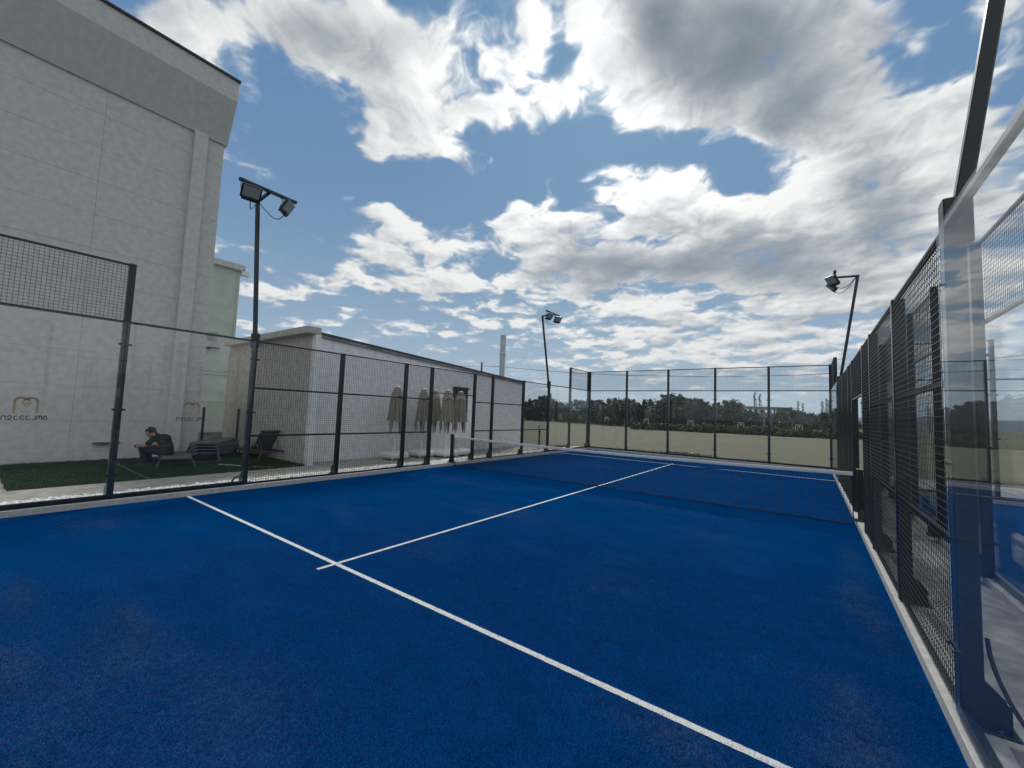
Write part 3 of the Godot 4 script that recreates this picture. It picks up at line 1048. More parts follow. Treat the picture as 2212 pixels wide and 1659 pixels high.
func crown_mesh(kind: int) -> ArrayMesh:
	var key := "crown %d" % kind
	if cache.has(key):
		return cache[key]
	var rng := RandomNumberGenerator.new()
	rng.seed = 100 + kind
	var m := MB.new()
	var clumps := []
	if kind < 5:
		for i in 44:
			var a := rng.randf() * TAU
			var y := rng.randf_range(0.04, 1.0)
			var reach := sin(PI * pow(y, 0.62)) * 0.34 + 0.14
			clumps.append([Vector3(cos(a) * reach * rng.randf_range(0.4, 1.0), y * rng.randf_range(0.9, 1.05), sin(a) * reach * rng.randf_range(0.4, 1.0)), rng.randf_range(0.09, 0.16)])
		for i in 7:
			clumps.append([Vector3(rng.randf_range(-0.25, 0.25), rng.randf_range(0.9, 1.08), rng.randf_range(-0.25, 0.25)), rng.randf_range(0.03, 0.06)])
	elif kind == 5:   # poplar
		for i in 26:
			var y := i / 25.0
			clumps.append([Vector3(rng.randf_range(-0.05, 0.05), 0.1 + y * 0.9, rng.randf_range(-0.05, 0.05)), 0.035 + 0.05 * sin(PI * y)])
	else:             # low bush
		for i in 22:
			var a := rng.randf() * TAU
			var r := sqrt(rng.randf()) * 0.85
			clumps.append([Vector3(cos(a) * r, rng.randf_range(0.1, 0.75) * (1.0 - r * 0.4), sin(a) * r), rng.randf_range(0.12, 0.26)])
	for c in clumps:
		var shade := rng.randf_range(0.75, 1.3)
		for k in (60 if kind != 5 else 40):
			var d := Vector3(rng.randfn(), rng.randfn(), rng.randfn()) * 0.5
			var t := shade * rng.randf_range(0.75, 1.25)
			m.tint = Color(0.036 * t, 0.064 * t, 0.030 * t) if rng.randf() > 0.07 else Color(0.060 * t, 0.072 * t, 0.028 * t)
			leaf_card(m, c[0] + d * c[1], rng.randf_range(0.020, 0.046) * (0.5 if kind == 5 else 1.0 if kind < 6 else 2.0), rng)
	cache[key] = m.mesh()
	return cache[key]

func trunk_mesh(kind: int) -> ArrayMesh:
	var key := "trunk %d" % kind
	if cache.has(key):
		return cache[key]
	var rng := RandomNumberGenerator.new()
	rng.seed = 300 + kind
	var m := MB.new()
	var lean := Vector3(rng.randf_range(-0.05, 0.05), 0, rng.randf_range(-0.05, 0.05))
	m.tube([Vector3.ZERO, Vector3(0, 0.3, 0) + lean * 0.5, Vector3(0, 0.62, 0) + lean, Vector3(0, 0.92, 0) + lean * 1.3], [0.030, 0.022, 0.013, 0.004], 7)
	if kind < 5:
		for i in 7:
			var a := i * 2.4 + rng.randf()
			var y := 0.22 + i * 0.085
			var e := Vector3(cos(a) * 0.28, y + rng.randf_range(0.10, 0.22), sin(a) * 0.28)
			m.tube([Vector3(0, y, 0) + lean * y, e * Vector3(0.5, 0, 0.5) + Vector3(0, lerpf(y, e.y, 0.45), 0), e], [0.012, 0.008, 0.003], 5)
	cache[key] = m.mesh()
	return cache[key]

func tree(called: String, label: String, group: String, kind: int, at: Vector3, high: float, wide: float, turn: float) -> void:
	var o := thing(called, label, "tree" if kind < 6 else "bush", at, turn, group)
	var c := obj("crown" if kind < 6 else "foliage", crown_mesh(kind), M.leaf, o)
	c.scale = Vector3(wide, high, wide)
	var t := obj("trunk" if kind < 6 else "stem", trunk_mesh(kind), M.bark, o)
	t.scale = Vector3(wide, high, wide) if kind < 6 else Vector3(wide, high * 0.6, wide)

func ground_point(x: float, y: float, far: float) -> Vector3:
	# where the line of sight through a point of the photograph (2212 wide) stands on the ground, or far metres away
	var d := photo_ray(x, y)
	var flat := Vector3(d.x, 0, d.z).normalized()
	return Vector3(EYE.x, -0.05, EYE.z) + flat * far

func build_trees() -> void:
	var rng := RandomNumberGenerator.new()
	rng.seed = 77
	# across the field: the photograph's column, the height of the top, the distance
	var row := [[1118, 868, 100], [1135, 872, 98], [1152, 870, 97], [1168, 866, 98], [1182, 860, 95], [1198, 872, 94], [1214, 874, 92], [1230, 876, 90], [1246, 872, 88], [1262, 874, 86], [1278, 872, 84], [1294, 870, 82], [1310, 874, 82], [1326, 871, 80], [1342, 873, 80], [1358, 872, 78], [1374, 876, 77], [1388, 880, 76], [1402, 870, 75], [1417, 873, 74], [1432, 872, 73], [1446, 865, 72], [1460, 863, 72], [1474, 868, 71], [1488, 872, 71], [1502, 871, 71], [1516, 878, 72], [1532, 884, 73], [1548, 882, 73], [1564, 877, 73], [1580, 878, 74], [1596, 888, 74], [1612, 893, 75], [1628, 899, 76], [1690, 890, 108], [1706, 890, 112], [1722, 893, 116], [1738, 897, 120], [1754, 900, 124], [1768, 899, 128], [1782, 899, 132], [1800, 902, 136], [1820, 900, 120], [1840, 898, 118]]
	var i := 0
	for r in row:
		var far: float = r[2] + rng.randf_range(0.0, 5.0)
		var at := ground_point(r[0], r[1], far)
		var d := photo_ray(r[0], r[1])
		var high := EYE.y + 0.05 + far * d.y / Vector2(d.x, d.z).length()
		high = maxf(high, 2.8) * rng.randf_range(1.02, 1.14)
		tree("field_tree", "dark leafy tree in the row across the dry field", "trees across the field", i % 5, at, high, high * rng.randf_range(0.85, 1.15), rng.randf() * TAU)
		i += 1
	for r in [[1631, 848, 150], [1642, 852, 150], [1785, 862, 170], [1776, 868, 170], [1791, 870, 172], [1863, 860, 160], [1724, 868, 160], [1734, 872, 160], [2005, 850, 170], [1850, 880, 150]]:
		var at := ground_point(r[0], r[1], r[2])
		var d := photo_ray(r[0], r[1])
		var high: float = EYE.y + r[2] * d.y / Vector2(d.x, d.z).length()
		tree("poplar", "slim upright poplar rising behind the trees across the field", "poplars far behind the field", 5, at, high, high * 0.5, rng.randf() * TAU)
	# low bushes along the edge of the field
	for k in 56:
		var x := lerpf(1385, 1850, k / 55.0) + rng.randf_range(-6, 6)
		var far := lerpf(63.0, 66.0, k / 55.0) + rng.randf_range(-0.5, 3.5) + (4.0 if x > 1780 else 0.0)
		var wide := rng.randf_range(1.3, 2.1)
		tree("field_bush", "low green bush at the far edge of the dry field", "bushes at the far edge of the field", 6 + k % 3, ground_point(x, 900, far), rng.randf_range(1.0, 1.7), wide, rng.randf() * TAU)

func tuft_mesh(seed_: int, blades: int, high: float, wide: float, a: Color, b: Color) -> ArrayMesh:
	var rng := RandomNumberGenerator.new()
	rng.seed = seed_
	var m := MB.new()
	for i in blades:
		var at := Vector3(rng.randf_range(-0.03, 0.03), 0, rng.randf_range(-0.03, 0.03))
		var dir := Vector3(rng.randf_range(-1, 1), 0, rng.randf_range(-1, 1)).normalized()
		var side := dir.cross(Vector3.UP) * wide
		var h := high * rng.randf_range(0.6, 1.2)
		m.tint = a.lerp(b, rng.randf())
		var mid := at + Vector3(0, h * 0.6, 0) + dir * h * 0.18
		var tip := at + Vector3(0, h, 0) + dir * h * 0.5
		m.quad(at - side, at + side, mid + side * 0.7, mid - side * 0.7)
		m.tri(mid - side * 0.7, mid + side * 0.7, tip, dir + Vector3.UP, dir + Vector3.UP, dir + Vector3.UP)
	return m.mesh()

func scatter(called: String, label: String, category: String, mesh: Mesh, material: Material, places: Array) -> void:
	var mm := MultiMesh.new()
	mm.transform_format = MultiMesh.TRANSFORM_3D
	mm.mesh = mesh
	mm.instance_count = places.size()
	for i in places.size():
		mm.set_instance_transform(i, places[i])
	var o := MultiMeshInstance3D.new()
	o.name = numbered(called)
	o.multimesh = mm
	o.material_override = material
	add_child(o)
	tag(o, label, category, "", "stuff")

func build_ground_cover() -> void:
	var rng := RandomNumberGenerator.new()
	rng.seed = 21
	var p := []
	while p.size() < 26000:
		var at := Vector3(rng.randf_range(-6.12, -2.28), OUT, rng.randf_range(3.62, 8.95))
		var edge := at.x + 2.28 + 0.05 * sin(at.z * 7.0) > 0.0
		if edge or (at.x > -5.6 and at.x < -3.9 and at.z < 4.2 and rng.randf() < 0.3):
			continue
		var s := rng.randf_range(0.7, 1.25) * (1.25 if at.x < -5.8 else 1.0)
		p.append(Transform3D(Basis(Vector3.UP, rng.randf() * TAU).scaled(Vector3(s, s * rng.randf_range(0.7, 1.2), s)), at))
	scatter("lawn_grass", "short green lawn grass in front of the grey hall", "grass", tuft_mesh(1, 7, 0.055, 0.0035, Color(0.040, 0.095, 0.020), Color(0.085, 0.15, 0.04)), M.blade, p)
	p = []
	for c in [[1.6, -11.2, 0.9], [2.3, -11.6, 0.7], [0.9, -10.9, 0.5], [-0.9, -9.3, 0.35], [-1.4, -10.2, 0.5], [4.2, -12.4, 0.6], [7.6, -11.5, 0.4]]:
		for i in 260:
			var at := Vector3(c[0] + rng.randfn() * c[2], -0.05, c[1] + rng.randfn() * c[2] * 0.35)
			if at.z > -10.3 and at.x > -0.2:
				continue
			var s := rng.randf_range(1.0, 2.4)
			p.append(Transform3D(Basis(Vector3.UP, rng.randf() * TAU).scaled(Vector3(s, s, s)), at))
	scatter("field_weeds", "patches of green weeds in the dry field by the court end", "weeds", tuft_mesh(3, 7, 0.06, 0.004, Color(0.06, 0.085, 0.03), Color(0.13, 0.14, 0.06)), M.blade, p)
	# white pebbles along the kerb
	var m := MB.new()
	m.lathe([Vector2(0.0, 0.62), Vector2(0.5, 0.5), Vector2(0.92, 0.18), Vector2(1.0, -0.1), Vector2(0.7, -0.45), Vector2(0.0, -0.55)], 9)
	p = []
	for layer in 2:
		for i in 7200:
			var z := rng.randf_range(-9.9, 11.0)
			var at := Vector3(-0.18 - pow(rng.randf(), 0.85) * 0.50 + 0.03 * sin(z * 5.0), 0.082 + layer * 0.03 * rng.randf(), z)
			if rng.randf() < 0.12 + 0.25 * float(at.x < -0.58):
				continue
			var s := rng.randf_range(0.016, 0.034)
			var b := Basis.from_euler(Vector3(rng.randf_range(-0.5, 0.5), rng.randf() * TAU, rng.randf_range(-0.5, 0.5))).scaled(Vector3.ONE)
			p.append(Transform3D(b * Basis.from_scale(Vector3(s * rng.randf_range(0.9, 1.5), s * 0.85, s)), at))
	scatter("gravel", "white pebble strip along the outside of the kerb", "gravel", m.mesh(), M.pebble, p)


# ---------------------------------------------------------------- person
func blob(m: MB, bones: Array, cell: float, soft: float) -> void:
	# tapered limbs joined smoothly: distance field on a grid, meshed as surface nets
	var lo := Vector3.ONE * 1e9
	var hi := -lo
	for b in bones:
		var r := maxf(b[2], b[3]) + soft + cell * 2.0
		lo = lo.min(b[0] - Vector3.ONE * r).min(b[1] - Vector3.ONE * r)
		hi = hi.max(b[0] + Vector3.ONE * r).max(b[1] + Vector3.ONE * r)
	var nx := int((hi.x - lo.x) / cell) + 2
	var ny := int((hi.y - lo.y) / cell) + 2
	var nz := int((hi.z - lo.z) / cell) + 2
	var f := PackedFloat32Array()
	f.resize(nx * ny * nz)
	f.fill(1.0)
	for b in bones:
		var a: Vector3 = b[0]
		var ab: Vector3 = b[1] - a
		var len2 := maxf(ab.length_squared(), 1e-9)
		var r := maxf(b[2], b[3]) + soft + cell * 2.0
		var p0 := ((a.min(b[1]) - Vector3.ONE * r - lo) / cell).max(Vector3.ZERO)
		var p1 := (a.max(b[1]) + Vector3.ONE * r - lo) / cell
		for z in range(int(p0.z), mini(int(p1.z) + 1, nz)):
			for y in range(int(p0.y), mini(int(p1.y) + 1, ny)):
				for x in range(int(p0.x), mini(int(p1.x) + 1, nx)):
					var p := lo + Vector3(x, y, z) * cell
					var t := clampf((p - a).dot(ab) / len2, 0.0, 1.0)
					var d := (p - a - ab * t).length() - lerpf(b[2], b[3], t)
					var i := (z * ny + y) * nx + x
					var o := f[i]
					var h := maxf(soft - absf(o - d), 0.0) / soft
					f[i] = minf(o, d) - h * h * soft * 0.25
	var sx := 1
	var sy := nx
	var sz := nx * ny
	var at := {}
	for z in nz - 1:
		for y in ny - 1:
			var row := (z * ny + y) * nx
			for x in nx - 1:
				var i := row + x
				var v0 := f[i] < 0.0
				if v0 == (f[i + sx] < 0.0) and v0 == (f[i + sy] < 0.0) and v0 == (f[i + sz] < 0.0) and v0 == (f[i + sx + sy] < 0.0) and v0 == (f[i + sx + sz] < 0.0) and v0 == (f[i + sy + sz] < 0.0) and v0 == (f[i + sx + sy + sz] < 0.0):
					continue
				var sum := Vector3.ZERO
				var n := 0
				for c in 8:
					for ax in 3:
						if c & (1 << ax):
							continue
						var o := Vector3i(c & 1, (c >> 1) & 1, (c >> 2) & 1)
						var i0 := i + o.x * sx + o.y * sy + o.z * sz
						var i1: int = i0 + [sx, sy, sz][ax]
						if (f[i0] < 0.0) != (f[i1] < 0.0):
							var q := Vector3(o)
							q[ax] += f[i0] / (f[i0] - f[i1])
							sum += q
							n += 1
				var g := Vector3(f[i + sx] - f[i] + f[i + sx + sy + sz] - f[i + sy + sz], f[i + sy] - f[i] + f[i + sx + sy + sz] - f[i + sx + sz], f[i + sz] - f[i] + f[i + sx + sy + sz] - f[i + sx + sy])
				at[i] = [lo + (Vector3(x, y, z) + sum / n) * cell, g.normalized()]
	for i in at:
		for ax in 3:
			var s: int = [sx, sy, sz][ax]
			if (f[i] < 0.0) == (f[i + s] < 0.0):
				continue
			var u: int = [sy, sz, sx][ax]
			var w: int = [sz, sx, sy][ax]
			if not (at.has(i - u) and at.has(i - w) and at.has(i - u - w)):
				continue
			var a = at[i]
			var b = at[i - u]
			var c = at[i - u - w]
			var d = at[i - w]
			m.tri(a[0], b[0], c[0], a[1], b[1], c[1])
			m.tri(a[0], c[0], d[0], a[1], c[1], d[1])

func build_person() -> void:
	# sits sideways on the lounger, bent over a phone; local x is forward, z towards the person's left
	var o := thing("person", "person in black t-shirt and dark trousers sitting bent over a phone", "person", Vector3(-4.42, OUT - 0.02, 6.20))
	o.basis = Basis(Vector3(-0.81, 0, 0.586), Vector3.UP, Vector3(-0.586, 0, -0.81) * -1.0).scaled(Vector3.ONE * 1.05)
	var V := func(x: float, y: float, z: float) -> Vector3: return Vector3(x, y, z)
	var hip := V.call(0.05, 0.37, 0.0)
	var waist := V.call(0.03, 0.50, 0.0)
	var chest := V.call(0.12, 0.66, 0.0)
	var neck := V.call(0.30, 0.765, 0.0)
	var skull := V.call(0.47, 0.825, 0.0)
	var body := [[hip, waist, 0.125, 0.115], [waist, chest, 0.118, 0.13], [chest, V.call(0.23, 0.72, 0), 0.13, 0.09], [V.call(0.24, 0.73, 0), V.call(0.41, 0.785, 0), 0.055, 0.052]]
	var shirt := [[V.call(0.0, 0.36, 0), waist, 0.125, 0.128], [V.call(0.06, 0.40, 0.05), V.call(0.06, 0.40, -0.05), 0.12, 0.12], [waist, chest, 0.128, 0.140], [chest, V.call(0.24, 0.715, 0), 0.138, 0.085], [V.call(0.22, 0.74, 0.05), V.call(0.30, 0.765, 0.0), 0.055, 0.060]]
	var trousers := [[V.call(0.02, 0.345, 0.06), V.call(0.02, 0.345, -0.06), 0.115, 0.115]]
	var shoes := []
	var hands := []
	for s in [-1.0, 1.0]:
		var sh: Vector3 = V.call(0.22, 0.69, s * 0.165)
		var el: Vector3 = V.call(0.41, 0.515, s * 0.20)
		var wr: Vector3 = V.call(0.67, 0.475, s * 0.055)
		var kn: Vector3 = V.call(0.56, 0.435, s * 0.10)
		var an: Vector3 = V.call(0.51 - s * 0.03, 0.09, s * 0.085)
		body.append_array([[V.call(0.13, 0.69, s * 0.05), sh, 0.09, 0.062], [sh, el, 0.052, 0.042], [el, wr, 0.042, 0.027], [V.call(0.05, 0.36, s * 0.09), kn, 0.085, 0.058], [kn, an, 0.056, 0.038], [an, V.call(0.60 - s * 0.03, 0.05, s * 0.095), 0.036, 0.03]])
		shirt.append_array([[V.call(0.13, 0.69, s * 0.05), sh, 0.100, 0.074], [sh, sh.lerp(el, 0.62), 0.068, 0.064]])
		trousers.append_array([[V.call(0.05, 0.35, s * 0.09), kn, 0.098, 0.073], [kn, an + Vector3(0, -0.01, 0), 0.072, 0.062]])
		shoes.append_array([[V.call(0.47 - s * 0.03, 0.052, s * 0.085), V.call(0.67 - s * 0.03, 0.040, s * 0.10), 0.045, 0.036], [V.call(0.49 - s * 0.03, 0.09, s * 0.085), V.call(0.53 - s * 0.03, 0.06, s * 0.085), 0.042, 0.042]])
		# a palm and five fingers closing on the phone
		var palm: Vector3 = V.call(0.735, 0.468, s * 0.038)
		hands.append_array([[wr, palm, 0.026, 0.030]])
		for k in 4:
			var root: Vector3 = palm + Vector3(0.012 + 0.003 * k, 0.022 - k * 0.017, s * 0.006)
			var knuckle := root + Vector3(0.040 - 0.004 * absf(k - 1.2), -0.004 * k, s * -0.004)
			var tip := knuckle + Vector3(0.016, -0.002, s * -0.026)
			hands.append_array([[root, knuckle, 0.0095, 0.0088], [knuckle, tip, 0.0088, 0.0075]])
		var base: Vector3 = palm + Vector3(-0.012, 0.022, s * -0.010)
		hands.append_array([[base, base + Vector3(0.022, 0.018, s * -0.012), 0.0115, 0.0105], [base + Vector3(0.022, 0.018, s * -0.012), base + Vector3(0.050, 0.020, s * -0.020), 0.0105, 0.008]])
	var m := MB.new()
	blob(m, body, 0.014, 0.035)
	blob(m, hands, 0.005, 0.006)
	# head: looks down and forward
	var t := Basis(Vector3.BACK, deg_to_rad(-32))
	var H := func(x: float, y: float, z: float) -> Vector3: return skull + t * Vector3(x, y, z)
	var head := [[H.call(-0.035, 0.035, 0), H.call(0.025, 0.040, 0), 0.078, 0.074], [H.call(0.03, -0.02, 0), H.call(0.045, -0.075, 0), 0.062, 0.040], [H.call(0.060, -0.095, 0), H.call(0.072, -0.092, 0), 0.022, 0.018], [H.call(0.086, 0.012, 0), H.call(0.112, -0.030, 0), 0.010, 0.013], [H.call(0.078, 0.024, 0.03), H.call(0.078, 0.024, -0.03), 0.017, 0.017], [H.call(0.088, -0.062, 0.016), H.call(0.088, -0.062, -0.016), 0.010, 0.010], [H.call(0.085, -0.074, 0.014), H.call(0.085, -0.074, -0.014), 0.010, 0.010], [H.call(-0.05, -0.04, 0), H.call(-0.07, -0.10, 0), 0.055, 0.052]]
	for s in [-1.0, 1.0]:
		head.append_array([[H.call(-0.008, 0.012, s * 0.074), H.call(-0.014, -0.03, s * 0.072), 0.014, 0.010], [H.call(0.06, -0.015, s * 0.035), H.call(0.05, -0.05, s * 0.04), 0.026, 0.022]])
	blob(m, head, 0.006, 0.016)
	obj("body", m, M.skin, o)
	m = MB.new()
	blob(m, [[H.call(-0.045, 0.045, 0), H.call(0.030, 0.062, 0), 0.084, 0.070], [H.call(0.055, 0.080, 0.03), H.call(0.078, 0.070, -0.02), 0.030, 0.026], [H.call(-0.07, 0.0, 0), H.call(-0.078, -0.055, 0), 0.066, 0.046], [H.call(-0.03, 0.03, 0.045), H.call(-0.02, -0.005, 0.058), 0.042, 0.022], [H.call(-0.03, 0.03, -0.045), H.call(-0.02, -0.005, -0.058), 0.042, 0.022], [H.call(0.0, 0.115, 0.0), H.call(-0.06, 0.11, 0.01), 0.030, 0.030]], 0.007, 0.015)
	obj("hair", m, M.hair, o)
	m = MB.new()
	for s in [-1.0, 1.0]:
		m.lathe([Vector2(0.0, 0.009), Vector2(0.007, 0.006), Vector2(0.009, 0.0), Vector2(0.007, -0.006), Vector2(0.0, -0.009)], 8, H.call(0.089, 0.0, s * 0.030))
	obj("eye", m, M.hair, o)
	m = MB.new()
	blob(m, shirt, 0.014, 0.03)
	obj("shirt", m, M.shirt, o)
	m = MB.new()
	blob(m, trousers, 0.014, 0.03)
	obj("trousers", m, M.trousers, o)
	m = MB.new()
	blob(m, shoes, 0.009, 0.012)
	obj("shoe", m, M.trim, o)
	var p := thing("phone", "dark phone held in both hands of the seated person", "phone", o.position + o.basis * V.call(0.80, 0.475, 0.0))
	p.basis = o.basis.orthonormalized() * Basis(Vector3.BACK, deg_to_rad(-38)) 
	obj("case", boxed(Vector3.ZERO, Vector3(0.010, 0.075, 0.150), 0.003), M.trim, p)
	obj("screen", boxed(Vector3(-0.006, 0, 0), Vector3(0.002, 0.066, 0.140)), M.void, p)


# ---------------------------------------------------------------- turf
var drifts := []

func turf_material() -> StandardMaterial3D:
	# blue fibres with sand that has gathered in drifts; the drifts lie where the photograph shows them
	drifts = [[3.75, 9.15, 0.5, 0.10, 0.8], [4.95, 8.65, 0.45, 0.10, 0.9], [5.25, 8.80, 0.5, 0.12, 0.6], [5.05, 9.25, 0.35, 0.10, 0.95], [5.5, 9.05, 0.4, 0.25, 0.5], [5.9, 8.6, 0.5, 0.20, 0.45], [6.65, 8.35, 0.6, 0.25, 0.35], [6.2, 9.2, 0.5, 0.3, 0.55], [6.7, 8.6, 0.4, 0.3, 0.4],
		[9.70, 3.95, 0.14, 0.5, 0.8], [9.80, 4.7, 0.10, 0.4, 0.6], [9.50, 6.1, 0.16, 0.35, 0.6], [9.56, 6.4, 0.14, 0.3, 0.75], [9.42, 6.75, 0.2, 0.2, 0.6], [8.8, 7.2, 0.25, 0.16, 0.6], [8.66, 7.05, 0.3, 0.14, 0.45], [9.76, 2.4, 0.12, 0.7, 0.45], [5.2, 5.9, 0.5, 0.35, 0.3], [5.0, 3.7, 1.1, 0.5, 0.3], [2.0, 2.0, 1.4, 0.3, 0.28], [6.5, 1.2, 1.6, 0.25, 0.28], [8.0, 2.6, 0.6, 0.8, 0.22], [3.0, 5.5, 0.8, 0.3, 0.2], [1.2, 8.3, 0.6, 0.3, 0.3], [7.6, 5.2, 0.4, 0.7, 0.2], [3.0, -4.0, 1.5, 0.8, 0.3], [7.0, -5.0, 1.5, 0.8, 0.3]]
	var w := 768
	var h := 1536
	var f := FastNoiseLite.new()
	f.seed = 61
	f.frequency = 1.1
	f.fractal_octaves = 5
	var g := FastNoiseLite.new()
	g.seed = 62
	g.frequency = 17.0
	g.fractal_octaves = 3
	var data := PackedByteArray()
	data.resize(w * h * 3)
	for j in h:
		var z := -10.0 + 20.0 * (j + 0.5) / h
		var near := []
		for d in drifts:
			if absf(z - d[1]) < d[3] * 2.6:
				near.append(d)
		for i in w:
			var x := 10.0 * (i + 0.5) / w
			var s := 0.0
			for d in near:
				var e: float = pow((x - d[0]) / d[2], 2.0) + pow((z - d[1]) / d[3], 2.0)
				if e < 6.0:
					s += d[4] * exp(-e)
			var n := f.get_noise_2d(x * 0.8, z * 1.5)
			var k := g.get_noise_2d(x, z * 1.2) if s > 0.02 or n > 0.2 else 0.0
			s = clampf(s * (0.55 + 1.1 * k + 0.6 * n) * 0.30 + maxf(0.0, n - 0.28) * 0.07 * (1.0 + k), 0.0, 0.4)
			var v := 1.0 + 0.16 * n + 0.10 * k
			var o := (j * w + i) * 3
			var c := Color(lerpf(0.0006 * v, 0.17, s), lerpf(0.074 * v, 0.19, s), lerpf(0.280 * v, 0.25, s)).linear_to_srgb()
			data[o] = int(clampf(c.r, 0, 1) * 255)
			data[o + 1] = int(clampf(c.g, 0, 1) * 255)
			data[o + 2] = int(clampf(c.b, 0, 1) * 255)
	var m := plain(Color.WHITE, 0.9)
	m.albedo_texture = ImageTexture.create_from_image(Image.create_from_data(w, h, false, Image.FORMAT_RGB8, data))
	m.uv1_scale = Vector3(0.1, 0.05, 1)
	m.uv1_offset = Vector3(0, 0.5, 0)
	m.detail_enabled = true
	m.detail_uv_layer = BaseMaterial3D.DETAIL_UV_2
	m.detail_blend_mode = BaseMaterial3D.BLEND_MODE_MUL
	m.detail_albedo = noise_tex(0.11, 0.45, 63, 3)
	m.uv2_triplanar = true
	m.uv2_world_triplanar = true
	m.uv2_scale = Vector3.ONE / 0.9
	m.metallic_specular = 0.0
	return m

func strip(a: Vector3, b: Vector3, w: float, seed_: int) -> MB:
	# a line of white fibres with a ragged edge
	var rng := RandomNumberGenerator.new()
	rng.seed = seed_
	var m := MB.new()
	var n := int((b - a).length() / 0.025)
	var side := (b - a).normalized().cross(Vector3.UP) * w * 0.5
	var last := []
	for i in n + 1:
		var p := a.lerp(b, float(i) / n)
		var l := p + side * (1.0 + rng.randf_range(-0.07, 0.07))
		var r := p - side * (1.0 + rng.randf_range(-0.07, 0.07))
		if last:
			m.quad(last[0], l, r, last[1], Vector3.UP)
		last = [l, r]
	return m


# ---------------------------------------------------------------- the scene
func _ready() -> void:
	var cam := Camera3D.new()
	cam.name = "camera"
	add_child(cam)
	cam.position = EYE
	cam.rotation = Vector3(PITCH, YAW, ROLL)
	cam.fov = 86.843
	cam.near = 0.05
	cam.far = 12000.0
	cam.current = true

	var env := Environment.new()
	env.background_mode = Environment.BG_SKY
	env.tonemap_mode = Environment.TONE_MAPPER_LINEAR
	env.tonemap_exposure = 1.25
	env.sdfgi_enabled = true
	env.ssao_enabled = true
	env.ssil_enabled = true
	env.fog_enabled = true
	env.fog_density = 0.00016
	env.fog_light_color = Color(0.86, 0.92, 1.0)
	var sky := Sky.new()
	var pan := PanoramaSkyMaterial.new()
	pan.panorama = make_sky()
	sky.sky_material = pan
	env.sky = sky
	var we := WorldEnvironment.new()
	we.name = "environment"
	we.environment = env
	add_child(we)

	var sun := DirectionalLight3D.new()
	sun.name = "sun"
	add_child(sun)
	var from := photo_ray(1330, 118)
	sun.look_at_from_position(from * 50.0, Vector3.ZERO, Vector3.UP)
	sun.light_color = Color(1.0, 0.985, 0.955)
	sun.light_energy = 0.62
	sun.light_angular_distance = 12.0
	sun.shadow_enabled = true

	make_materials()
	build_setting()
	build_walls()
	build_net()
	build_hall()
	build_shed()
	build_store()
	build_yard()
	build_person()
	build_ruin()
	build_trees()
	build_ground_cover()

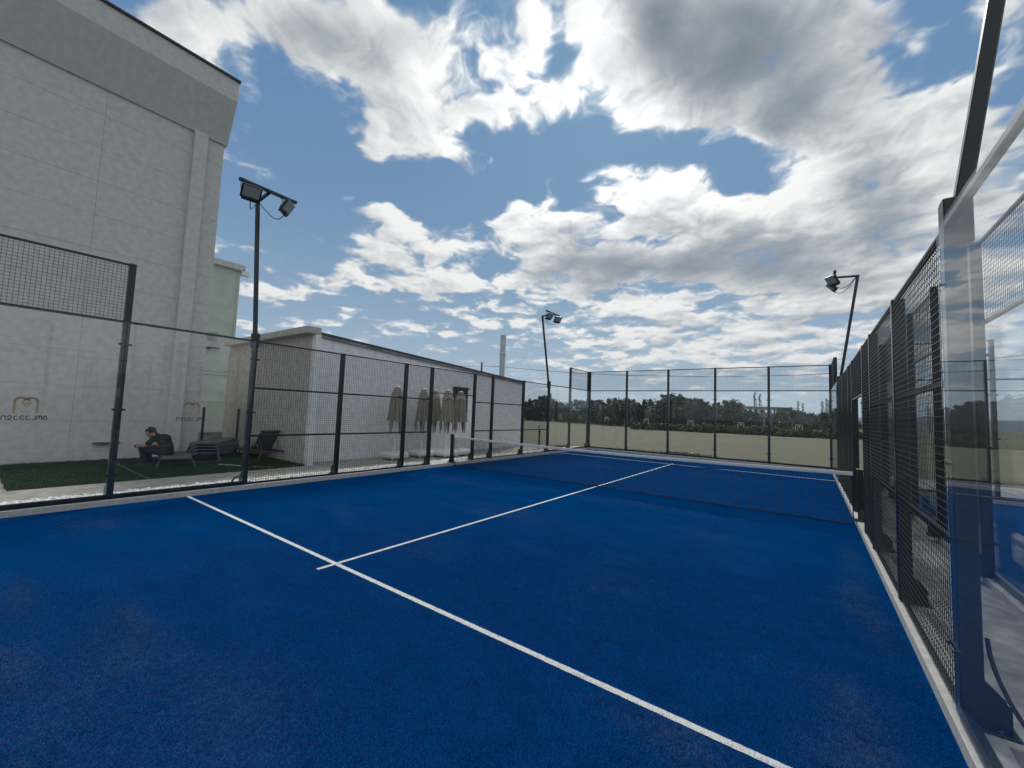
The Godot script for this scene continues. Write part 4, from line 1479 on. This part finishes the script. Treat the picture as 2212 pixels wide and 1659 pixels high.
func build_setting() -> void:
	var m := MB.new()
	var far := 5000.0
	var cut := [-far, -300.0, -60.0, 60.0, 300.0, far]
	for i in 5:
		for j in 5:
			m.quad(Vector3(cut[i], -0.05, cut[j]), Vector3(cut[i + 1], -0.05, cut[j]), Vector3(cut[i + 1], -0.05, cut[j + 1]), Vector3(cut[i], -0.05, cut[j + 1]), Vector3.UP)
	struct("ground", m, M.field)
	var turf := turf_material()
	m = MB.new()
	m.quad(Vector3(0, 0, -10), Vector3(10, 0, -10), Vector3(10, 0, 10), Vector3(0, 0, 10), Vector3.UP)
	var court := struct("court_turf", m, turf)
	for z in [6.95, -6.95]:
		obj("service_line", strip(Vector3(0.03, 0.004, z), Vector3(9.97, 0.004, z), 0.055, 5 + int(z)), M.line, court)
	obj("centre_line", strip(Vector3(5, 0.0065, 7.17), Vector3(5, 0.0065, -7.17), 0.05, 3), M.line, court)
	# kerbs
	for k in [[-0.065, 0.0, 0.19, 20.4, true], [10.0775, 0.0, 0.185, 20.4, true], [5.0, -10.04, 9.94, 0.22, false], [5.0, 10.08, 9.94, 0.22, false]]:
		struct("kerb", boxed(Vector3(k[0], BASE * 0.5 - 0.06, k[1]), Vector3(k[2], BASE + 0.12, k[3]), 0.008), M.kerb)
	# paving outside
	struct("pebble_bed", boxed(Vector3(-0.44, -0.015, 0.5), Vector3(0.56, 0.18, 21.0)), M.soil)
	struct("path", boxed(Vector3(-1.495, OUT - 0.06, 2.5), Vector3(1.55, 0.12, 23.0), 0.006), M.path)
	struct("path", boxed(Vector3(-2.61, OUT - 0.06, -3.0), Vector3(0.68, 0.116, 13.0), 0.004), M.path)
	struct("lawn", boxed(Vector3(-4.25, OUT - 0.065, 6.24), Vector3(3.95, 0.12, 5.42), 0.01), M.lawn)
	struct("pavement", boxed(Vector3(-4.25, OUT - 0.062, 11.5), Vector3(3.95, 0.12, 5.1), 0.006), M.path)
	struct("pavement", boxed(Vector3(10.62, -0.03, 0.6), Vector3(0.92, 0.10, 23.0), 0.004), M.pad)
	struct("pavement", boxed(Vector3(13.1, -0.031, 8.3), Vector3(4.0, 0.10, 7.4), 0.004), M.pad)
	struct("pavement", boxed(Vector3(13.1, -0.032, -8.0), Vector3(4.0, 0.10, 4.3), 0.004), M.pad)
	# the court behind the end wall next door
	m = MB.new()
	m.quad(Vector3(11.1, 0.001, -5.6), Vector3(31, 0.001, -5.6), Vector3(31, 0.001, 4.4), Vector3(11.1, 0.001, 4.4), Vector3.UP)
	var other := struct("neighbour_turf", m, turf)
	obj("service_line", strip(Vector3(14.1, 0.005, -5.5), Vector3(14.1, 0.005, 4.3), 0.055, 15), M.line, other)
	for k in [[11.02, -0.6, 0.16, 10.3], [21.1, -5.66, 20.0, 0.16], [21.1, 4.46, 20.0, 0.16]]:
		struct("kerb", boxed(Vector3(k[0], BASE * 0.5 - 0.06, k[1]), Vector3(k[2], BASE + 0.12 - (0.002 if k[3] < 1.0 else 0.0), k[3]), 0.008), M.kerb)
	# fibres of the turf where one can make them out
	var rng := RandomNumberGenerator.new()
	rng.seed = 91
	var p := []
	while p.size() < 110000:
		var a := rng.randf() * TAU
		var d := 6.0 * sqrt(rng.randf())
		var at := Vector3(EYE.x - 0.9 + cos(a) * d, 0.0, EYE.z - 0.9 + sin(a) * d)
		if at.x > 9.965 or at.z > 9.95 or absf(at.z - 6.95) < 0.030 or (absf(at.x - 5.0) < 0.028 and at.z < 7.2) or rng.randf() < d * d / 36.0:
			continue
		var k := rng.randf_range(0.7, 1.3)
		p.append(Transform3D(Basis(Vector3.UP, rng.randf() * TAU).scaled(Vector3(k, k * rng.randf_range(0.6, 1.2), k)), at))
	scatter("turf_fibre", "blue fibres of the court turf", "turf", tuft_mesh(5, 6, 0.012, 0.0010, Color(0.0008, 0.070, 0.27), Color(0.008, 0.125, 0.42)), M.blade, p)
	p = []
	for d in drifts:
		if d[1] < 1.0:
			continue
		for i in int(3000 * d[2] * d[3] * d[4]) + 30:
			var at := Vector3(d[0] + rng.randfn() * d[2] * 0.75, 0.0005, d[1] + rng.randfn() * d[3] * 0.8)
			if at.x > 9.96 or at.x < 0.04 or absf(at.z - 6.95) < 0.03:
				continue
			var k := rng.randf_range(0.7, 1.3)
			p.append(Transform3D(Basis(Vector3.UP, rng.randf() * TAU).scaled(Vector3(k, k, k)), at))
	scatter("turf_sand", "pale sand caught in the fibres of the blue turf", "sand", tuft_mesh(6, 6, 0.011, 0.0011, Color(0.03, 0.085, 0.18), Color(0.20, 0.20, 0.20)), M.blade, p)
	# hills far away
	var n := FastNoiseLite.new()
	n.seed = 12
	n.frequency = 0.9
	n.fractal_octaves = 5
	for ring in [[4200.0, 74.0, 0.0], [3300.0, 34.0, 30.0]]:
		m = MB.new()
		var rows := []
		for r in 4:
			var line := []
			for i in 121:
				var a := deg_to_rad(lerpf(-85, 50, i / 120.0))
				var high: float = ring[1] * (1.0 + 0.45 * n.get_noise_1d(i * 0.10 + ring[2]) + 0.25 * n.get_noise_1d(i * 0.4 + ring[2]))
				var d: float = ring[0] + (3 - r) * 90.0 - 300.0
				line.append(Vector3(sin(a) * (d + 300.0 * r / 3.0), lerpf(-5.0, high, r / 3.0), -cos(a) * (d + 300.0 * r / 3.0)))
			rows.append(line)
		m.grid(rows)
		struct("hills", m, M.hill)

func build_walls() -> void:
	wall("dark framed glass and wire mesh side wall between the court and the white shed", "walls of the court with the net", Vector3(0, BASE, 10), PI / 2, -1.0, side_posts(), side_bays(), 1.0)
	wall("dark framed glass and wire mesh side wall beside the next court", "walls of the court with the net", Vector3(10, BASE, 10), PI / 2, 1.0, side_posts(), side_bays(), 0.0)
	wall("glass end wall with mesh top in front of the dry field", "walls of the court with the net", Vector3(0, BASE, -10), 0.0, -1.0, end_posts(), end_bays(), 1.0)
	wall("glass end wall of the next court seen through the side wall mesh", "walls of the next court", Vector3(11.05, BASE, 4.4), PI / 2, -1.0, end_posts(), end_bays(), 0.0)
	wall("side wall of the next court nearer the dry field", "walls of the next court", Vector3(11.05, BASE, -5.6), 0.0, -1.0, side_posts(), side_bays(), 0.0)
	wall("side wall of the next court facing the concrete paving", "walls of the next court", Vector3(11.05, BASE, 4.4), 0.0, 1.0, side_posts(), side_bays(), 0.0)
	mast("floodlight mast leaning over the mesh wall by the grey hall", 0.0, 6.0, -1.0, [Vector3(0.72, -0.68, 0.12), Vector3(0.62, -0.52, -0.58)])
	mast("floodlight mast at the field end of the wall by the white shed", 0.0, -6.0, -1.0, [Vector3(0.70, -0.66, 0.15), Vector3(0.70, -0.62, 0.35)])
	mast("floodlight mast at the field end of the wall beside the next court", 10.0, -6.0, 1.0, [Vector3(0.62, -0.60, 0.5), Vector3(0.72, -0.68, 0.1)])
	mast("floodlight mast rising out of the glass wall beside the next court", 10.0, 6.0, 1.0, [Vector3(0.72, -0.68, 0.12), Vector3(0.62, -0.52, -0.58)])

func build_yard() -> void:
	# parasols
	var p := build_parasol()
	var spots := [[-2.12, 0.66, 0.1, "closed parasol by the white wall standing apart from the other four"], [-2.12, -0.53, 0.9, "closed parasol second along the white wall behind the mesh beside the door"], [-2.30, -1.28, 2.1, "closed parasol at the back of the cluster of three by the door opening"], [-1.62, -1.27, 0.4, "closed parasol in front of the cluster, seen through the door opening"], [-1.75, -2.10, 1.6, "closed parasol beside the shed window at the end of the row"]]
	for i in 5:
		var s = spots[i]
		var o := p if i == 0 else copy(p, Vector3.ZERO, 0)
		o.position = Vector3(s[0], OUT, s[1])
		o.set_meta("label", s[3])
		for c in o.get_children():
			if String(c.name) in ["canopy", "vent_flap", "tie_strap"]:
				c.rotation.y = s[2]
	# loungers
	var l := build_lounger(0.0)
	l.position = Vector3(-4.35, OUT - 0.03, 6.02)
	l.rotation.y = atan2(0.25, -0.97) + PI
	l.set_meta("label", "flat grey sun lounger the person is sitting on")
	for i in 4:
		copy(l, Vector3(-5.16 - 0.012 * i, OUT + 0.085 * i, 4.84 + 0.012 * i), 2.5 + 0.012 * (i % 2), ["grey sun lounger at the bottom of the stack on the lawn", "grey sun lounger second from the bottom of the stack", "grey sun lounger third from the bottom of the stack", "grey sun lounger on top of the stack on the lawn"][i])
	var t := build_lounger(52.0)
	t.position = Vector3(-4.62, OUT, 3.90)
	t.rotation.y = 0.05
	t.set_meta("label", "grey sun lounger with its back raised against the shed wall")
	# fence posts and a short mesh fence between hall and shed
	var f := thing("mesh_fence", "short dark green wire fence between the hall and the shed", "fence", Vector3(-6.18, OUT, 3.98))
	obj("post", boxed(Vector3(0, 0.76, 0), Vector3(0.06, 1.52, 0.06), 0.004), M.post, f)
	var w := obj("wire_mesh", wire_panel(0.42, 1.40), M.wire, f, Vector3(0, 0.06, 0))
	w.rotation.y = PI / 2
	var g := thing("fence_post", "lone dark green post at the corner of the grey hall", "post", Vector3(-6.14, OUT, 4.96))
	obj("shaft", boxed(Vector3(0, 0.76, 0), Vector3(0.06, 1.52, 0.06), 0.004), M.post, g)
	obj("cap", boxed(Vector3(0, 1.53, 0), Vector3(0.07, 0.02, 0.07), 0.004), M.trim, g)
	var b := thing("marker_post", "dark post with a white tag in the field behind the court corner", "post", Vector3(-1.5, -0.05, -7.6))
	obj("shaft", boxed(Vector3(0, 0.62, 0), Vector3(0.07, 1.24, 0.07), 0.004), M.post, b)
	obj("tag", boxed(Vector3(0.036, 1.14, 0.02), Vector3(0.008, 0.14, 0.08), 0.002), M.plastic, b)
	# hose on the lawn
	var m := MB.new()
	m.tube([Vector3(-3.55, 0.075, 5.29), Vector3(-3.2, 0.07, 5.08), Vector3(-2.8, 0.06, 4.92), Vector3(-2.5, 0.055, 4.6), Vector3(-2.36, 0.05, 4.2), Vector3(-2.42, 0.05, 3.75), Vector3(-2.55, 0.06, 3.62)], 0.016, 8)
	tag(obj("garden_hose", m, M.hose), "pale garden hose lying along the edge of the lawn", "hose")
	m = MB.new()
	m.tube([Vector3(-0.22, 0.0, 6.15), Vector3(-0.22, 0.16, 6.16), Vector3(-0.20, 0.24, 6.12), Vector3(-0.17, 0.25, 6.06), Vector3(-0.13, 0.22, 6.03)], 0.02, 10)
	tag(obj("conduit", m, M.frame), "grey bent conduit rising from the pebbles to the mast post", "pipe")
	m = MB.new()
	var q := []
	for i in 15:
		var u := i / 14.0
		q.append(Vector3(10.14 + 0.45 * u * u, 0.55 * pow(1.0 - u, 1.8) + 0.035, 6.0 + 0.25 * u + 0.9 * u * u))
	m.tube(q, 0.011, 8)
	tag(obj("power_cable", m, M.cord), "black power cable curving from the glass wall post to the concrete", "cable")
	# a steel flue behind the shed, a wooden pole and its wire
	var c := thing("steel_flue", "shiny ribbed steel flue rising behind the white shed", "flue", Vector3(-7.42, 0, -12.0))
	m = MB.new()
	var prof := []
	for i in 41:
		var y := 6.9 * i / 40.0
		prof.append(Vector2(0.185 + (0.008 if i % 4 == 0 else 0.0), y))
	m.lathe(prof, 24)
	obj("pipe", m, M.steel, c)
	m = MB.new()
	m.lathe([Vector2(0.187, 5.60), Vector2(0.215, 5.61), Vector2(0.215, 5.69), Vector2(0.187, 5.70)], 24)
	obj("collar", m, M.steel, c)
	m = MB.new()
	m.lathe([Vector2(0.185, 6.9), Vector2(0.20, 6.90), Vector2(0.20, 6.96), Vector2(0.0, 6.98)], 24)
	obj("cap", m, M.steel, c)
	var base := EYE + photo_ray(1041, 783) * (60.0 / Vector2(photo_ray(1041, 783).x, photo_ray(1041, 783).z).length())
	var u := thing("utility_pole", "weathered wooden pole carrying a wire behind the shed roof", "pole", Vector3(base.x, -0.05, base.z))
	m = MB.new()
	m.tube([Vector3.ZERO, Vector3(0, base.y + 0.05, 0)], [0.17, 0.13], 10)
	obj("shaft", m, M.wood, u)
	m = MB.new()
	q = []
	var seen := [[600, 765], [900, 788], [1015, 791], [1041, 791], [1073, 792], [1094, 794], [1231, 805], [1352, 811], [1542, 814], [1702, 811], [1790, 807], [1900, 800], [2050, 786], [2350, 750]]
	for k in seen:
		var d := photo_ray(k[0], k[1])
		q.append(EYE + d * (66.0 / -(d.z * 0.93 + d.x * 0.36)))
	m.tube(q, 0.035, 5)
	tag(obj("overhead_wire", m, M.cord), "thin overhead wire sagging across the sky above the field", "wire")
	for i in 3:
		var k = [[4.3, -13.6, 0.06], [4.6, -10.9, 0.05], [-47.0, -60.0, 0.1]][i]
		if i < 2:
			var s := MB.new()
			s.lathe([Vector2(0.0, k[2]), Vector2(k[2] * 0.9, k[2] * 0.7), Vector2(k[2], k[2] * 0.2), Vector2(k[2] * 0.7, 0.0)], 7)
			tag(obj("white_scrap", s, M.plastic, self, Vector3(k[0], -0.05, k[1])), ["small white scrap lying out in the dry field", "white scrap lying at the foot of the glass end wall"][i], "litter")
